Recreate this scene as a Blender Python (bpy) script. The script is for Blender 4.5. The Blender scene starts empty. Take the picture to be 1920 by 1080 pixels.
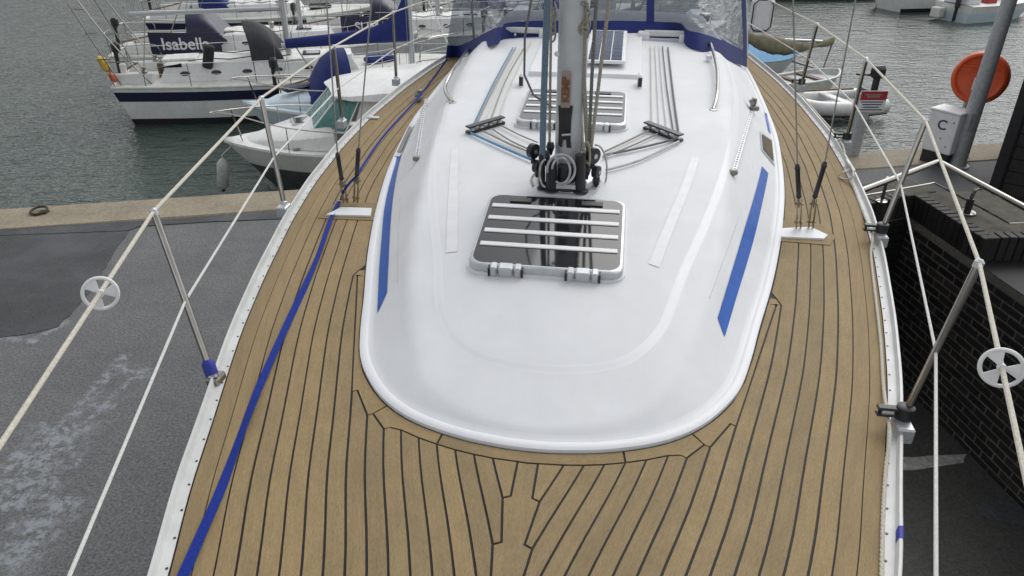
import bpy, bmesh, math, random
import numpy as np
from mathutils import Vector, Matrix
from mathutils.bvhtree import BVHTree
random.seed(7); np.random.seed(7)
R = math.radians
scene = bpy.context.scene
col = scene.collection

# ------------------------------------------------------------------ camera
CAM_Z, PITCH, FPX = 4.4, 29.0, 1400.0
cam = bpy.data.cameras.new('camera'); cam_o = bpy.data.objects.new('camera', cam); col.objects.link(cam_o)
cam.sensor_width = 36; cam.lens = FPX / 1920 * 36; cam.clip_end = 3000; cam.clip_start = 0.05
cam_o.location = (0, 0, CAM_Z); cam_o.rotation_euler = (R(90 - PITCH), 0, 0)
scene.camera = cam_o
# ------------------------------------------------------------------ overcast sky and soft sun
SUN_EL, SUN_AZ = 47.0, 32.0           # azimuth clockwise from +Y
world = bpy.data.worlds.new('World'); scene.world = world; world.use_nodes = True
wn = world.node_tree.nodes; wl = world.node_tree.links; wn.clear()
sky = wn.new('ShaderNodeTexSky'); sky.sky_type = 'NISHITA'; sky.sun_disc = False
sky.sun_elevation = R(SUN_EL); sky.sun_rotation = R(SUN_AZ); sky.air_density = 1.0; sky.dust_density = 2.0; sky.ozone_density = 1.0
hs = wn.new('ShaderNodeHueSaturation'); hs.inputs['Saturation'].default_value = 0.13
bg = wn.new('ShaderNodeBackground'); bg.inputs['Strength'].default_value = 0.15
wo = wn.new('ShaderNodeOutputWorld')
wl.new(sky.outputs[0], hs.inputs['Color']); wl.new(hs.outputs[0], bg.inputs['Color']); wl.new(bg.outputs[0], wo.inputs[0])
sl = bpy.data.lights.new('sun', 'SUN'); sl.energy = 0.62; sl.angle = R(45); sl.color = (1.0, 0.97, 0.93)
so = bpy.data.objects.new('sun', sl); col.objects.link(so)
sd = Vector((math.sin(R(SUN_AZ)) * math.cos(R(SUN_EL)), math.cos(R(SUN_AZ)) * math.cos(R(SUN_EL)), math.sin(R(SUN_EL))))
so.rotation_euler = sd.to_track_quat('Z', 'Y').to_euler(); so.location = sd * 60
scene.view_settings.view_transform = 'Standard'; scene.view_settings.look = 'None'
scene.view_settings.exposure = 0.44; scene.view_settings.gamma = 1.0

# ------------------------------------------------------------------ pixel rays, boat frame
_th = R(PITCH)
def ray(px, py):
    x = (px - 960) / FPX; y = (py - 540) / FPX
    return Vector((x, math.cos(_th) - y * math.sin(_th), -math.sin(_th) - y * math.cos(_th)))
CAM = Vector((0, 0, CAM_Z))
def un(px, py, z):
    d = ray(px, py); return CAM + d * ((z - CAM_Z) / d.z)
def unY(px, py, Y):
    d = ray(px, py); return CAM + d * (Y / d.y)
DECK = 2.70; YAW = R(8.25); X0 = -0.22
BM = Matrix.Translation((X0, 0, DECK)) @ Matrix(((math.sin(YAW), math.cos(YAW), 0), (math.cos(YAW), -math.sin(YAW), 0), (0, 0, 1))).to_4x4()
BI = BM.inverted()
def B(u, v, w=0.0): return BM @ Vector((u, v, w))
def bl(p): return BI @ Vector(p)
def Pd(px, py, h=0.0): return un(px, py, DECK + h)

# ------------------------------------------------------------------ mesh builder
class MB:
    def __init__(s): s.v = []; s.f = []
    def add(s, vs, fs):
        o = len(s.v); s.v += [Vector(p) for p in vs]; s.f += [tuple(i + o for i in f) for f in fs]; return s
    def box(s, c, size, ax=None, bev=0.0):
        c = Vector(c); ax = ax or (Vector((1, 0, 0)), Vector((0, 1, 0)), Vector((0, 0, 1)))
        h = [d / 2 for d in size]
        b = min(bev, min(h) * .9)
        if b <= 0:
            vs = [c + ax[0] * (x * h[0]) + ax[1] * (y * h[1]) + ax[2] * (z * h[2]) for x in (-1, 1) for y in (-1, 1) for z in (-1, 1)]
            return s.add(vs, [(0, 1, 3, 2), (4, 6, 7, 5), (0, 4, 5, 1), (2, 3, 7, 6), (0, 2, 6, 4), (1, 5, 7, 3)])
        vs = []; idx = {}
        for x in (-1, 1):
            for y in (-1, 1):
                for z in (-1, 1):
                    for k in range(3):
                        d = [x * h[0], y * h[1], z * h[2]]
                        for j in range(3):
                            if j != k: d[j] -= (x, y, z)[j] * b
                        idx[(x, y, z, k)] = len(vs); vs.append(c + ax[0] * d[0] + ax[1] * d[1] + ax[2] * d[2])
        fs = []
        for k in range(3):
            a1, a2 = [(1, 2), (2, 0), (0, 1)][k]
            for sg in (-1, 1):
                q = []
                for e1, e2 in ((-1, -1), (1, -1), (1, 1), (-1, 1)):
                    t = [0, 0, 0]; t[k] = sg; t[a1] = e1; t[a2] = e2; q.append(idx[(t[0], t[1], t[2], k)])
                fs.append(tuple(q if sg > 0 else q[::-1]))
        for k in range(3):
            a1, a2 = [(1, 2), (2, 0), (0, 1)][k]
            for e1 in (-1, 1):
                for e2 in (-1, 1):
                    t0 = [0, 0, 0]; t0[a1] = e1; t0[a2] = e2; t1 = list(t0); t0[k] = -1; t1[k] = 1
                    fs.append((idx[(*t0, a1)], idx[(*t1, a1)], idx[(*t1, a2)], idx[(*t0, a2)]))
        for x in (-1, 1):
            for y in (-1, 1):
                for z in (-1, 1): fs.append((idx[(x, y, z, 0)], idx[(x, y, z, 1)], idx[(x, y, z, 2)]))
        return s.add(vs, fs)
    def tube(s, pts, r, n=8, caps=True, closed=False):
        pts = [Vector(p) for p in pts]; m = len(pts)
        rs = r if isinstance(r, (list, tuple)) else [r] * m
        t0 = (pts[1] - pts[0]).normalized()
        a = Vector((0, 0, 1)) if abs(t0.z) < .9 else Vector((1, 0, 0))
        nrm = (a - t0 * a.dot(t0)).normalized(); vs = []
        for i in range(m):
            if closed: t = pts[(i + 1) % m] - pts[i - 1]
            else: t = pts[min(i + 1, m - 1)] - pts[max(i - 1, 0)]
            t = t.normalized() if t.length > 1e-9 else t0
            nrm = nrm - t * nrm.dot(t)
            nrm = nrm.normalized() if nrm.length > 1e-6 else Vector((1, 0, 0))
            b = t.cross(nrm)
            for k in range(n):
                an = 2 * math.pi * k / n
                vs.append(pts[i] + (nrm * math.cos(an) + b * math.sin(an)) * rs[i])
        fs = []
        for i in range(m if closed else m - 1):
            j = (i + 1) % m
            for k in range(n):
                k2 = (k + 1) % n; fs.append((i * n + k, i * n + k2, j * n + k2, j * n + k))
        if caps and not closed:
            fs.append(tuple(range(n))[::-1]); fs.append(tuple((m - 1) * n + k for k in range(n)))
        return s.add(vs, fs)
    def lathe(s, c, axis, prof, n=20):
        c = Vector(c); z = Vector(axis).normalized(); a = Vector((0, 0, 1)) if abs(z.z) < .9 else Vector((1, 0, 0))
        x = (a - z * a.dot(z)).normalized(); y = z.cross(x); vs = []
        for (r, h) in prof:
            for k in range(n):
                an = 2 * math.pi * k / n; vs.append(c + z * h + (x * math.cos(an) + y * math.sin(an)) * max(r, 1e-4))
        fs = []
        for i in range(len(prof) - 1):
            for k in range(n):
                k2 = (k + 1) % n; fs.append((i * n + k, i * n + k2, (i + 1) * n + k2, (i + 1) * n + k))
        fs.append(tuple(range(n))[::-1]); fs.append(tuple((len(prof) - 1) * n + k for k in range(n)))
        return s.add(vs, fs)
    def prism(s, top, thick, down=None):
        """closed polygon (3-D points) extruded along down"""
        top = [Vector(p) for p in top]; n = len(top); d = (down or Vector((0, 0, -1))) * thick
        vs = top + [p + d for p in top]
        fs = [tuple(range(n)), tuple(range(2 * n - 1, n - 1, -1))]
        fs += [(i, i + n, (i + 1) % n + n, (i + 1) % n) for i in range(n)]
        return s.add(vs, fs)
    def grid(s, rows, flip=False):
        m = len(rows); n = len(rows[0]); vs = [p for r_ in rows for p in r_]; fs = []
        for i in range(m - 1):
            for j in range(n - 1):
                q = (i * n + j, i * n + j + 1, (i + 1) * n + j + 1, (i + 1) * n + j); fs.append(q[::-1] if flip else q)
        return s.add(vs, fs)
    def sheet(s, rows, t):
        """grid with thickness t along -normal (closed)"""
        m = len(rows); n = len(rows[0]); rows = [[Vector(p) for p in r_] for r_ in rows]
        low = []
        for i in range(m):
            l = []
            for j in range(n):
                a = rows[min(i + 1, m - 1)][j] - rows[max(i - 1, 0)][j]; b = rows[i][min(j + 1, n - 1)] - rows[i][max(j - 1, 0)]
                nn = b.cross(a); nn = nn.normalized() if nn.length > 1e-9 else Vector((0, 0, 1))
                l.append(rows[i][j] - nn * t)
            low.append(l)
        s.grid(rows, True); o = len(s.v); s.grid(low); base = o - m * n
        rim = [(0, j) for j in range(n)] + [(i, n - 1) for i in range(1, m)] + [(m - 1, j) for j in range(n - 2, -1, -1)] + [(i, 0) for i in range(m - 2, 0, -1)]
        for k in range(len(rim)):
            a = rim[k]; b = rim[(k + 1) % len(rim)]
            ia = base + a[0] * n + a[1]; ib = base + b[0] * n + b[1]
            s.f.append((ia, ib, ib + m * n, ia + m * n))
        return s
    def ball(s, c, r, n=10, m=6, sc=(1, 1, 1), ax=None):
        c = Vector(c); ax = ax or (Vector((1, 0, 0)), Vector((0, 1, 0)), Vector((0, 0, 1))); vs = []; fs = []
        for i in range(m + 1):
            ph = math.pi * (i + .02) / (m + .04) - math.pi / 2
            for k in range(n):
                a = 2 * math.pi * k / n
                vs.append(c + ax[0] * (r * sc[0] * math.cos(ph) * math.cos(a)) + ax[1] * (r * sc[1] * math.cos(ph) * math.sin(a)) + ax[2] * (r * sc[2] * math.sin(ph)))
        for i in range(m):
            for k in range(n):
                k2 = (k + 1) % n; fs.append((i * n + k, i * n + k2, (i + 1) * n + k2, (i + 1) * n + k))
        fs.append(tuple(range(n))[::-1]); fs.append(tuple(m * n + k for k in range(n)))
        return s.add(vs, fs)
    def xf(s, M): s.v = [M @ p for p in s.v]; return s

W = {}       # world matrix of each object made here
def put(o, parent, M):
    col.objects.link(o); W[o.name] = M
    if parent is not None:
        o.parent = parent; o.matrix_parent_inverse = W[parent.name].inverted()
    o.location = M.to_translation(); o.rotation_euler = M.to_euler()
    return o
def tag(o, label=None, cat=None, group=None, kind=None):
    if label: o['label'] = label
    if cat: o['category'] = cat
    if group: o['group'] = group
    if kind: o['kind'] = kind
    return o
def empty(name, loc, label, cat, group=None):
    o = bpy.data.objects.new(name, None); o.empty_display_size = .2
    put(o, None, Matrix.Translation(loc)); return tag(o, label, cat, group)
def mesh_of(name, mb, m, smooth=35):
    vs = mb.v
    lo = Vector((min(p.x for p in vs), min(p.y for p in vs), min(p.z for p in vs))); hi = Vector((max(p.x for p in vs), max(p.y for p in vs), max(p.z for p in vs)))
    c = Vector(((lo.x + hi.x) / 2, (lo.y + hi.y) / 2, lo.z))
    me = bpy.data.meshes.new(name); me.from_pydata([tuple(p - c) for p in vs], [], mb.f)
    bm = bmesh.new(); bm.from_mesh(me); bmesh.ops.recalc_face_normals(bm, faces=bm.faces); bm.to_mesh(me); bm.free()
    me.materials.append(m)
    if smooth:
        me.polygons.foreach_set('use_smooth', [True] * len(me.polygons)); me.set_sharp_from_angle(angle=R(smooth))
    return me, c
def ob(name, mb, m, parent=None, smooth=35, label=None, cat=None, group=None, kind=None, uv=None):
    me, c = mesh_of(name, mb, m, smooth)
    if uv:
        ul = me.uv_layers.new(name='UVMap')
        for lp_ in me.loops: ul.data[lp_.index].uv = uv[lp_.vertex_index]
    o = bpy.data.objects.new(name, me); put(o, parent, Matrix.Translation(c))
    return tag(o, label, cat, group, kind)
def inst(name, me, parent, M):
    return put(bpy.data.objects.new(name, me), parent, M)
def text_mb(body, size, O, X, Y, extr=.002, bold=0.0, align='CENTER'):
    cu = bpy.data.curves.new('t', 'FONT'); cu.body = body; cu.size = size; cu.extrude = extr; cu.offset = bold; cu.align_x = align; cu.align_y = 'CENTER'
    t = bpy.data.objects.new('t', cu); col.objects.link(t)
    bpy.context.view_layer.update()
    me = bpy.data.meshes.new_from_object(t.evaluated_get(bpy.context.evaluated_depsgraph_get()))
    mb = MB(); X = Vector(X).normalized(); Y = Vector(Y).normalized(); Z = X.cross(Y)
    mb.add([Vector(O) + X * v.co.x + Y * v.co.y + Z * v.co.z for v in me.vertices], [tuple(p.vertices) for p in me.polygons])
    bpy.data.objects.remove(t); bpy.data.curves.remove(cu); bpy.data.meshes.remove(me)
    return mb
def catmull(pts, n=8):
    pts = [Vector(p) for p in pts]; out = []
    for i in range(len(pts) - 1):
        p0 = pts[max(i - 1, 0)]; p1 = pts[i]; p2 = pts[i + 1]; p3 = pts[min(i + 2, len(pts) - 1)]
        for k in range(n):
            t = k / n
            out.append(.5 * ((2 * p1) + (p2 - p0) * t + (2 * p0 - 5 * p1 + 4 * p2 - p3) * t * t + (3 * p1 - p0 - 3 * p2 + p3) * t ** 3))
    return out + [pts[-1]]
def line(a, b, n): return [Vector(a).lerp(Vector(b), i / (n - 1)) for i in range(n)]

# ------------------------------------------------------------------ materials
def nt(name):
    m = bpy.data.materials.new(name); m.use_nodes = True; N = m.node_tree.nodes; L = m.node_tree.links
    return m, N, L, N['Principled BSDF']
def posn(N, L, scale=(1, 1, 1), rotz=0.0):
    g = N.new('ShaderNodeNewGeometry'); mp = N.new('ShaderNodeMapping'); mp.inputs['Scale'].default_value = scale; mp.inputs['Rotation'].default_value = (0, 0, rotz)
    L.new(g.outputs['Position'], mp.inputs['Vector']); return mp.outputs[0]
def noise(N, L, vec, scale, detail=4, rough=.6):
    n = N.new('ShaderNodeTexNoise'); n.inputs['Scale'].default_value = scale; n.inputs['Detail'].default_value = detail; n.inputs['Roughness'].default_value = rough
    L.new(vec, n.inputs['Vector']); return n.outputs['Fac']
def ramp(N, L, fac, stops):
    r = N.new('ShaderNodeValToRGB'); e = r.color_ramp.elements
    while len(e) < len(stops): e.new(.5)
    for i, (p, c) in enumerate(stops):
        e[i].position = p; e[i].color = (c[0], c[1], c[2], 1) if hasattr(c, '__len__') else (c, c, c, 1)
    L.new(fac, r.inputs[0]); return r.outputs[0]
def mixc(N, L, fac, a, b, mode='MIX'):
    m = N.new('ShaderNodeMix'); m.data_type = 'RGBA'; m.blend_type = mode
    for s, v in ((0, fac), (6, a), (7, b)):
        if hasattr(v, 'links') or isinstance(v, bpy.types.NodeSocket): L.new(v, m.inputs[s])
        else: m.inputs[s].default_value = v if s == 0 else (*v[:3], 1)
    return m.outputs[2]
def bump(N, L, h, bs, strength=.3, dist=.01):
    b = N.new('ShaderNodeBump'); b.inputs['Strength'].default_value = strength; b.inputs['Distance'].default_value = dist
    L.new(h, b.inputs['Height']); L.new(b.outputs[0], bs.inputs['Normal']); return b
def pm(name, c, rough=.5, metal=0.0, var=.12, scale=6, bmp=0.0, bscale=60, coat=0.0, spec=.5, dist=.004):
    m, N, L, bs = nt(name)
    p = posn(N, L); f = noise(N, L, p, scale, 5)
    lo = tuple(x * (1 - var) for x in c); hi = tuple(min(1, x * (1 + var)) for x in c)
    L.new(ramp(N, L, f, [(.3, lo), (.7, hi)]), bs.inputs['Base Color'])
    bs.inputs['Roughness'].default_value = rough; bs.inputs['Metallic'].default_value = metal
    bs.inputs['Coat Weight'].default_value = coat; bs.inputs['Specular IOR Level'].default_value = spec
    if bmp: bump(N, L, noise(N, L, p, bscale, 3), bs, bmp, dist)
    return m
def grime(m, amt=.10):
    """faint dirt specks and run marks over a finished paint"""
    N = m.node_tree.nodes; L = m.node_tree.links; bs = N['Principled BSDF']; src = bs.inputs['Base Color'].links[0].from_socket
    p = posn(N, L, (1, 1, 1), YAW); mp = N.new('ShaderNodeMapping'); mp.inputs['Scale'].default_value = (14, 2.2, 6); L.new(p, mp.inputs[0])
    a = noise(N, L, mp.outputs[0], 1.5, 6, .75); b = noise(N, L, p, 70, 4, .8)
    c = mixc(N, L, amt * 2.2, src, ramp(N, L, a, [(.45, (1, 1, 1)), (.78, (.72, .70, .64))]), 'MULTIPLY')
    c = mixc(N, L, amt * 3, c, ramp(N, L, b, [(.66, (1, 1, 1)), (.74, (.60, .58, .52))]), 'MULTIPLY')
    L.new(c, bs.inputs['Base Color']); return m
M = {}
def teak():
    m, N, L, bs = nt('teak')
    uv = N.new('ShaderNodeUVMap'); oi = N.new('ShaderNodeObjectInfo')
    cb = N.new('ShaderNodeCombineXYZ'); ml = N.new('ShaderNodeMath'); ml.operation = 'MULTIPLY'; ml.inputs[1].default_value = 37.0
    L.new(oi.outputs['Random'], ml.inputs[0]); L.new(ml.outputs[0], cb.inputs[0]); L.new(ml.outputs[0], cb.inputs[2])
    ad = N.new('ShaderNodeVectorMath'); L.new(uv.outputs[0], ad.inputs[0]); L.new(cb.outputs[0], ad.inputs[1])
    def mp(s):
        q = N.new('ShaderNodeMapping'); q.inputs['Scale'].default_value = s; L.new(ad.outputs[0], q.inputs[0]); return q.outputs[0]
    grain = noise(N, L, mp((90, 5.0, 1)), 1.0, 6, .7)
    fine = noise(N, L, mp((520, 60, 1)), 1.0, 4, .75)
    blot = noise(N, L, mp((12, 6, 1)), 1.0, 5, .65)
    c = ramp(N, L, grain, [(.25, (.215, .153, .074)), (.55, (.285, .209, .103)), (.8, (.35, .265, .142))])
    c = mixc(N, L, .55, c, ramp(N, L, fine, [(.28, (.10, .070, .035)), (.5, (.25, .184, .095)), (.72, (.385, .295, .17))]), 'MIX')
    c = mixc(N, L, .6, c, ramp(N, L, blot, [(.3, (.76, .77, .80)), (.7, (1.16, 1.13, 1.07))]), 'MULTIPLY')
    c = mixc(N, L, .7, c, ramp(N, L, oi.outputs['Random'], [(0, (.84, .845, .85)), (.5, (1, 1, 1)), (1, (1.12, 1.10, 1.06))]), 'MULTIPLY')
    L.new(c, bs.inputs['Base Color']); bs.inputs['Roughness'].default_value = .72; bs.inputs['Specular IOR Level'].default_value = .3
    bump(N, L, fine, bs, .25, .001); return m
M['teak'] = teak()
M['caulk'] = pm('caulk', (.004, .004, .004), .7)
M['gelcoat'] = pm('gelcoat', (.70, .715, .735), .45, 0, .03, 3, .05, 8, .0, .35)
M['nonskid'] = pm('nonskid_gelcoat', (.665, .680, .698), .6, 0, .045, 4, .25, 420, .0, .3, .001)
grime(M['gelcoat'], .025); grime(M['nonskid'], .04)
M['gel2'] = pm('matt_white', (.673, .688, .706), .5, 0, .05, 14, .15, 300)
M['raily'] = pm('rail_white', (.56, .57, .56), .38, 0, .1, 9, .1, 40)
M['alu'] = pm('aluminium', (.50, .52, .535), .38, .6, .1, 20)
M['mastalu'] = pm('mast_aluminium', (.50, .53, .55), .42, .25, .08, 8)
M['steel'] = pm('stainless', (.33, .315, .29), .14, 1.0, .1, 12)
M['dsteel'] = pm('dull_steel', (.30, .29, .27), .38, .85, .25, 30)
M['galv'] = pm('galvanised', (.40, .42, .43), .5, .25, .18, 18)
M['black'] = pm('black_plastic', (.016, .016, .018), .42, 0, .3, 20)
M['bblack'] = pm('black_canvas', (.02, .021, .024), .8, 0, .3, 20, .3, 150)
M['chargrey'] = pm('charcoal_canvas', (.028, .029, .034), .75, 0, .3, 8, .4, 30)
M['blue'] = pm('blue_stripe', (.006, .088, .40), .4, 0, .15, 25, 0, 1, 0, .2)
M['strap'] = pm('blue_webbing', (.011, .032, .25), .7, 0, .35, 160, .7, 700, 0, .15)
M['canvas'] = pm('blue_canvas', (.007, .017, .125), .8, 0, .25, 7, .5, 40)
M['navy'] = pm('navy', (.010, .013, .045), .4, 0, .2, 8)
M['rope'] = pm('cream_rope', (.62, .59, .50), .7, 0, .2, 150, .8, 500)
M['ropew'] = pm('white_rope', (.68, .68, .66), .65, 0, .18, 200, .8, 500)
M['roped'] = pm('weathered_rope', (.33, .31, .25), .8, 0, .35, 120, .8, 400)
M['ropebl'] = pm('blue_rope', (.10, .27, .46), .75, 0, .3, 160, .8, 400)
M['ropeslate'] = pm('slate_rope', (.12, .19, .25), .75, 0, .3, 160, .8, 400)
M['ropegr'] = pm('grey_rope', (.17, .165, .16), .75, 0, .4, 160, .8, 400)
M['acryl'] = pm('dark_acrylic', (.012, .013, .015), .06, 0, .2, 5, 0, 1, 0, .6)
M['white'] = pm('white_paint', (.74, .75, .755), .4, 0, .06, 10)
M['stripw'] = pm('white_grip', (.80, .80, .80), .6, 0, .04, 10)
M['boatw'] = pm('boat_white', (.70, .71, .70), .35, 0, .08, 2.5)
grime(M['boatw'], .3)
M['boatc'] = pm('boat_cream', (.60, .61, .57), .5, 0, .14, 5)
M['boatb'] = pm('boat_pale_blue', (.52, .62, .68), .4, 0, .08, 4)
grime(M['boatc'], .3)
M['grey'] = pm('antifoul_grey', (.075, .088, .096), .55, 0, .2, 5)
M['dark'] = pm('dark_underbody', (.012, .015, .018), .5, 0, .3, 5)
M['orange'] = pm('orange_plastic', (.62, .085, .018), .42, 0, .12, 5)
M['yellow'] = pm('yellow_cover', (.55, .36, .05), .7, 0, .2, 15)
M['red'] = pm('red_print', (.36, .03, .035), .5, 0, .1, 20)
M['fender'] = pm('fender_grey', (.42, .43, .43), .5, 0, .2, 14)
M['lightblue'] = pm('light_blue_cover', (.10, .34, .60), .6, 0, .15, 10)
M['tarp'] = pm('olive_sailcloth', (.22, .20, .13), .8, 0, .3, 6, .5, 14)
M['wood'] = pm('brown_wood', (.14, .085, .05), .6, 0, .3, 12)
M['navytext'] = pm('dark_blue_print', (.02, .03, .10), .5)
M['copper'] = pm('brown_print', (.20, .07, .03), .5)
M['labelgrey'] = pm('label_grey', (.30, .25, .21), .5)
M['cell'] = pm('solar_cell', (.010, .022, .075), .18, 0, .25, 16)
M['tape'] = pm('blue_tape', (.02, .03, .28), .6)
M['skin'] = pm('bronze', (.28, .22, .14), .35, .8, .3, 30)
def vinyl(name, tint, alpha):
    m, N, L, bs = nt(name)
    p = posn(N, L); f = noise(N, L, p, 5, 4, .6)
    mp = N.new('ShaderNodeMapping'); mp.inputs['Scale'].default_value = (6, 1.2, 9); mp.inputs['Rotation'].default_value = (0, .6, .5); L.new(p, mp.inputs[0])
    w = noise(N, L, mp.outputs[0], 1.6, 3, .5)
    bs.inputs['Base Color'].default_value = (*tint, 1); bs.inputs['Roughness'].default_value = .09
    tr = N.new('ShaderNodeBsdfTransparent'); tr.inputs[0].default_value = (.62, .66, .72, 1)
    mx = N.new('ShaderNodeMixShader'); r = N.new('ShaderNodeMapRange'); r.inputs['To Min'].default_value = alpha - .12; r.inputs['To Max'].default_value = alpha + .2
    L.new(f, r.inputs[0]); L.new(r.outputs[0], mx.inputs[0]); L.new(tr.outputs[0], mx.inputs[1]); L.new(bs.outputs[0], mx.inputs[2])
    out = [n for n in N if n.type == 'OUTPUT_MATERIAL'][0]; L.new(mx.outputs[0], out.inputs[0])
    bump(N, L, w, bs, .8, .05); return m
M['vinyl'] = vinyl('clear_vinyl', (.10, .11, .13), .42)
M['teal'] = vinyl('teal_glass', (.10, .28, .26), .72)
def asphalt(name, lo, hi, wet, stain):
    m, N, L, bs = nt(name); p = posn(N, L)
    agg = noise(N, L, p, 42, 6, .85); big = noise(N, L, p, .9, 5, .6); mid = noise(N, L, p, 5, 5, .6)
    vo = N.new('ShaderNodeTexVoronoi'); vo.inputs['Scale'].default_value = 70; L.new(p, vo.inputs['Vector'])
    c = ramp(N, L, agg, [(.36, lo), (.52, tuple((a + b) / 2 for a, b in zip(lo, hi))), (.66, hi)])
    c = mixc(N, L, .7, c, ramp(N, L, big, [(.3, (.72, .73, .75)), (.7, (1.2, 1.2, 1.18))]), 'MULTIPLY')
    c = mixc(N, L, .5, c, ramp(N, L, mid, [(.3, (.8, .8, .82)), (.7, (1.15, 1.15, 1.13))]), 'MULTIPLY')
    if stain:   # worn chalky paint marks on the tarmac
        sx = N.new('ShaderNodeSeparateXYZ'); L.new(p, sx.inputs[0])
        msk = None
        for (ax, ay, bx, by, wd) in stain:
            dx, dy = bx - ax, by - ay; ln = math.hypot(dx, dy); dx /= ln; dy /= ln
            def mth(op, a, b=None):
                n = N.new('ShaderNodeMath'); n.operation = op
                for i, q in enumerate((a, b)):
                    if q is None: continue
                    if isinstance(q, (int, float)): n.inputs[i].default_value = q
                    else: L.new(q, n.inputs[i])
                return n.outputs[0]
            X = mth('SUBTRACT', sx.outputs[0], ax); Y = mth('SUBTRACT', sx.outputs[1], ay)
            t = mth('ADD', mth('MULTIPLY', X, dx), mth('MULTIPLY', Y, dy)); d = mth('ABSOLUTE', mth('ADD', mth('MULTIPLY', X, -dy), mth('MULTIPLY', Y, dx)))
            along = mth('MULTIPLY', mth('GREATER_THAN', t, 0), mth('LESS_THAN', t, ln))
            k = mth('MULTIPLY', along, mth('MAXIMUM', mth('SUBTRACT', 1.0, mth('DIVIDE', d, wd)), 0))
            msk = k if msk is None else mth('MAXIMUM', msk, k)
        st = noise(N, L, p, 9, 7, .8)
        mm = mth('MULTIPLY', msk, ramp(N, L, st, [(.46, 0), (.70, 1)]))
        mm = mth('MINIMUM', mth('MULTIPLY', mm, 1.5), .5)
        c = mixc(N, L, mm, c, (.34, .39, .43))
    L.new(c, bs.inputs['Base Color'])
    L.new(ramp(N, L, big, [(.35, wet), (.65, .85)]), bs.inputs['Roughness']); bs.inputs['Specular IOR Level'].default_value = .35
    bump(N, L, agg, bs, .5, .006); return m
def concrete(name, lo, hi, sc=25):
    m, N, L, bs = nt(name); p = posn(N, L)
    a = noise(N, L, p, sc, 6, .75); b = noise(N, L, p, 1.6, 5, .6)
    c = ramp(N, L, a, [(.3, lo), (.7, hi)]); c = mixc(N, L, .7, c, ramp(N, L, b, [(.3, (.72, .73, .72)), (.7, (1.15, 1.13, 1.1))]), 'MULTIPLY')
    L.new(c, bs.inputs['Base Color']); bs.inputs['Roughness'].default_value = .85; bump(N, L, a, bs, .5, .006); return m
M['concrete'] = concrete('quay_concrete', (.17, .145, .105), (.34, .295, .215))
M['mossy'] = concrete('mossy_coping', (.022, .022, .017), (.085, .08, .055), 12)
M['mortar'] = concrete('mortar', (.070, .066, .056), (.17, .16, .135), 30)
def brickm():
    m, N, L, bs = nt('dark_brick'); p = posn(N, L); oi = N.new('ShaderNodeObjectInfo')
    a = noise(N, L, p, 30, 6, .7)
    c = ramp(N, L, a, [(.3, (.010, .010, .011)), (.75, (.030, .027, .027))])
    c = mixc(N, L, 1.0, c, ramp(N, L, oi.outputs['Random'], [(0, (.6, .6, .65)), (.8, (1.1, 1.05, 1.0)), (1, (1.8, 1.5, 1.35))]), 'MULTIPLY')
    L.new(c, bs.inputs['Base Color']); bs.inputs['Roughness'].default_value = .6; bs.inputs['Specular IOR Level'].default_value = .3
    bump(N, L, a, bs, .4, .004); return m
M['brick'] = brickm()
def waterm():
    m, N, L, bs = nt('harbour_water')
    p = posn(N, L)
    mp = N.new('ShaderNodeMapping'); mp.inputs['Scale'].default_value = (.8, 1.9, 1); mp.inputs['Rotation'].default_value = (0, 0, .12); L.new(p, mp.inputs[0])
    w1 = noise(N, L, mp.outputs[0], 1.0, 3, .55); w2 = noise(N, L, mp.outputs[0], 3.4, 3, .6); w3 = noise(N, L, p, .22, 3, .5)
    def mth(op, a, b):
        n = N.new('ShaderNodeMath'); n.operation = op
        for i, q in enumerate((a, b)):
            if isinstance(q, (int, float)): n.inputs[i].default_value = q
            else: L.new(q, n.inputs[i])
        return n.outputs[0]
    h = mth('ADD', mth('MULTIPLY', w1, 1.0), mth('MULTIPLY', w2, .62)); h = mth('ADD', h, mth('MULTIPLY', w3, .8)); w4 = noise(N, L, mp.outputs[0], 9.0, 2, .5); h = mth('ADD', h, mth('MULTIPLY', w4, .22))
    L.new(ramp(N, L, w3, [(.3, (.032, .050, .042)), (.7, (.048, .070, .059))]), bs.inputs['Base Color'])
    bs.inputs['Roughness'].default_value = .10; bs.inputs['IOR'].default_value = 1.33
    bump(N, L, h, bs, .75, .15); return m
M['water'] = waterm()
# ================================================================== the setting
GZ, WZ = 0.0, -1.6
qa, qb = un(0, 394, GZ), un(1883, 269, GZ)          # outer edge of the quay
qd = (qb - qa).normalized(); qn = Vector((-qd.y, qd.x, 0))   # qn points to the water
def Q(along, out, z=0.0): return qa + qd * along + qn * out + Vector((0, 0, z))
wat = MB().grid([[Vector((x, y, WZ)) for x in (-900, -60, 60, 900)] for y in (-20, 8, 60, 1500)])
ob('water', wat, M['water'], None, 0, 'rippled grey green harbour water beyond the quay edge', 'water', kind='structure')
ground = MB()
stains = []
for a, b, w_ in (((0, 960), (130, 790), .42), ((60, 870), (235, 665), .10), ((0, 890), (70, 850), .3), ((95, 860), (265, 690), .05), ((140, 760), (215, 765), .09), ((225, 690), (290, 705), .12), ((0, 1010), (150, 860), .06), ((0, 632), (70, 640), .07), ((60, 640), (130, 600), .08), ((0, 1080), (120, 930), .30)):
    p, q = un(*a, GZ), un(*b, GZ); stains.append((p.x, p.y, q.x, q.y, w_))
M['asphalt'] = asphalt('asphalt', (.045, .046, .048), (.225, .227, .227), .75, stains)
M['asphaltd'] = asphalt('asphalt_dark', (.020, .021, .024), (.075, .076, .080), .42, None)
top = [Q(-60, -.80), Q(75, -.80), Q(75, -70), Q(-60, -70)]
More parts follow.
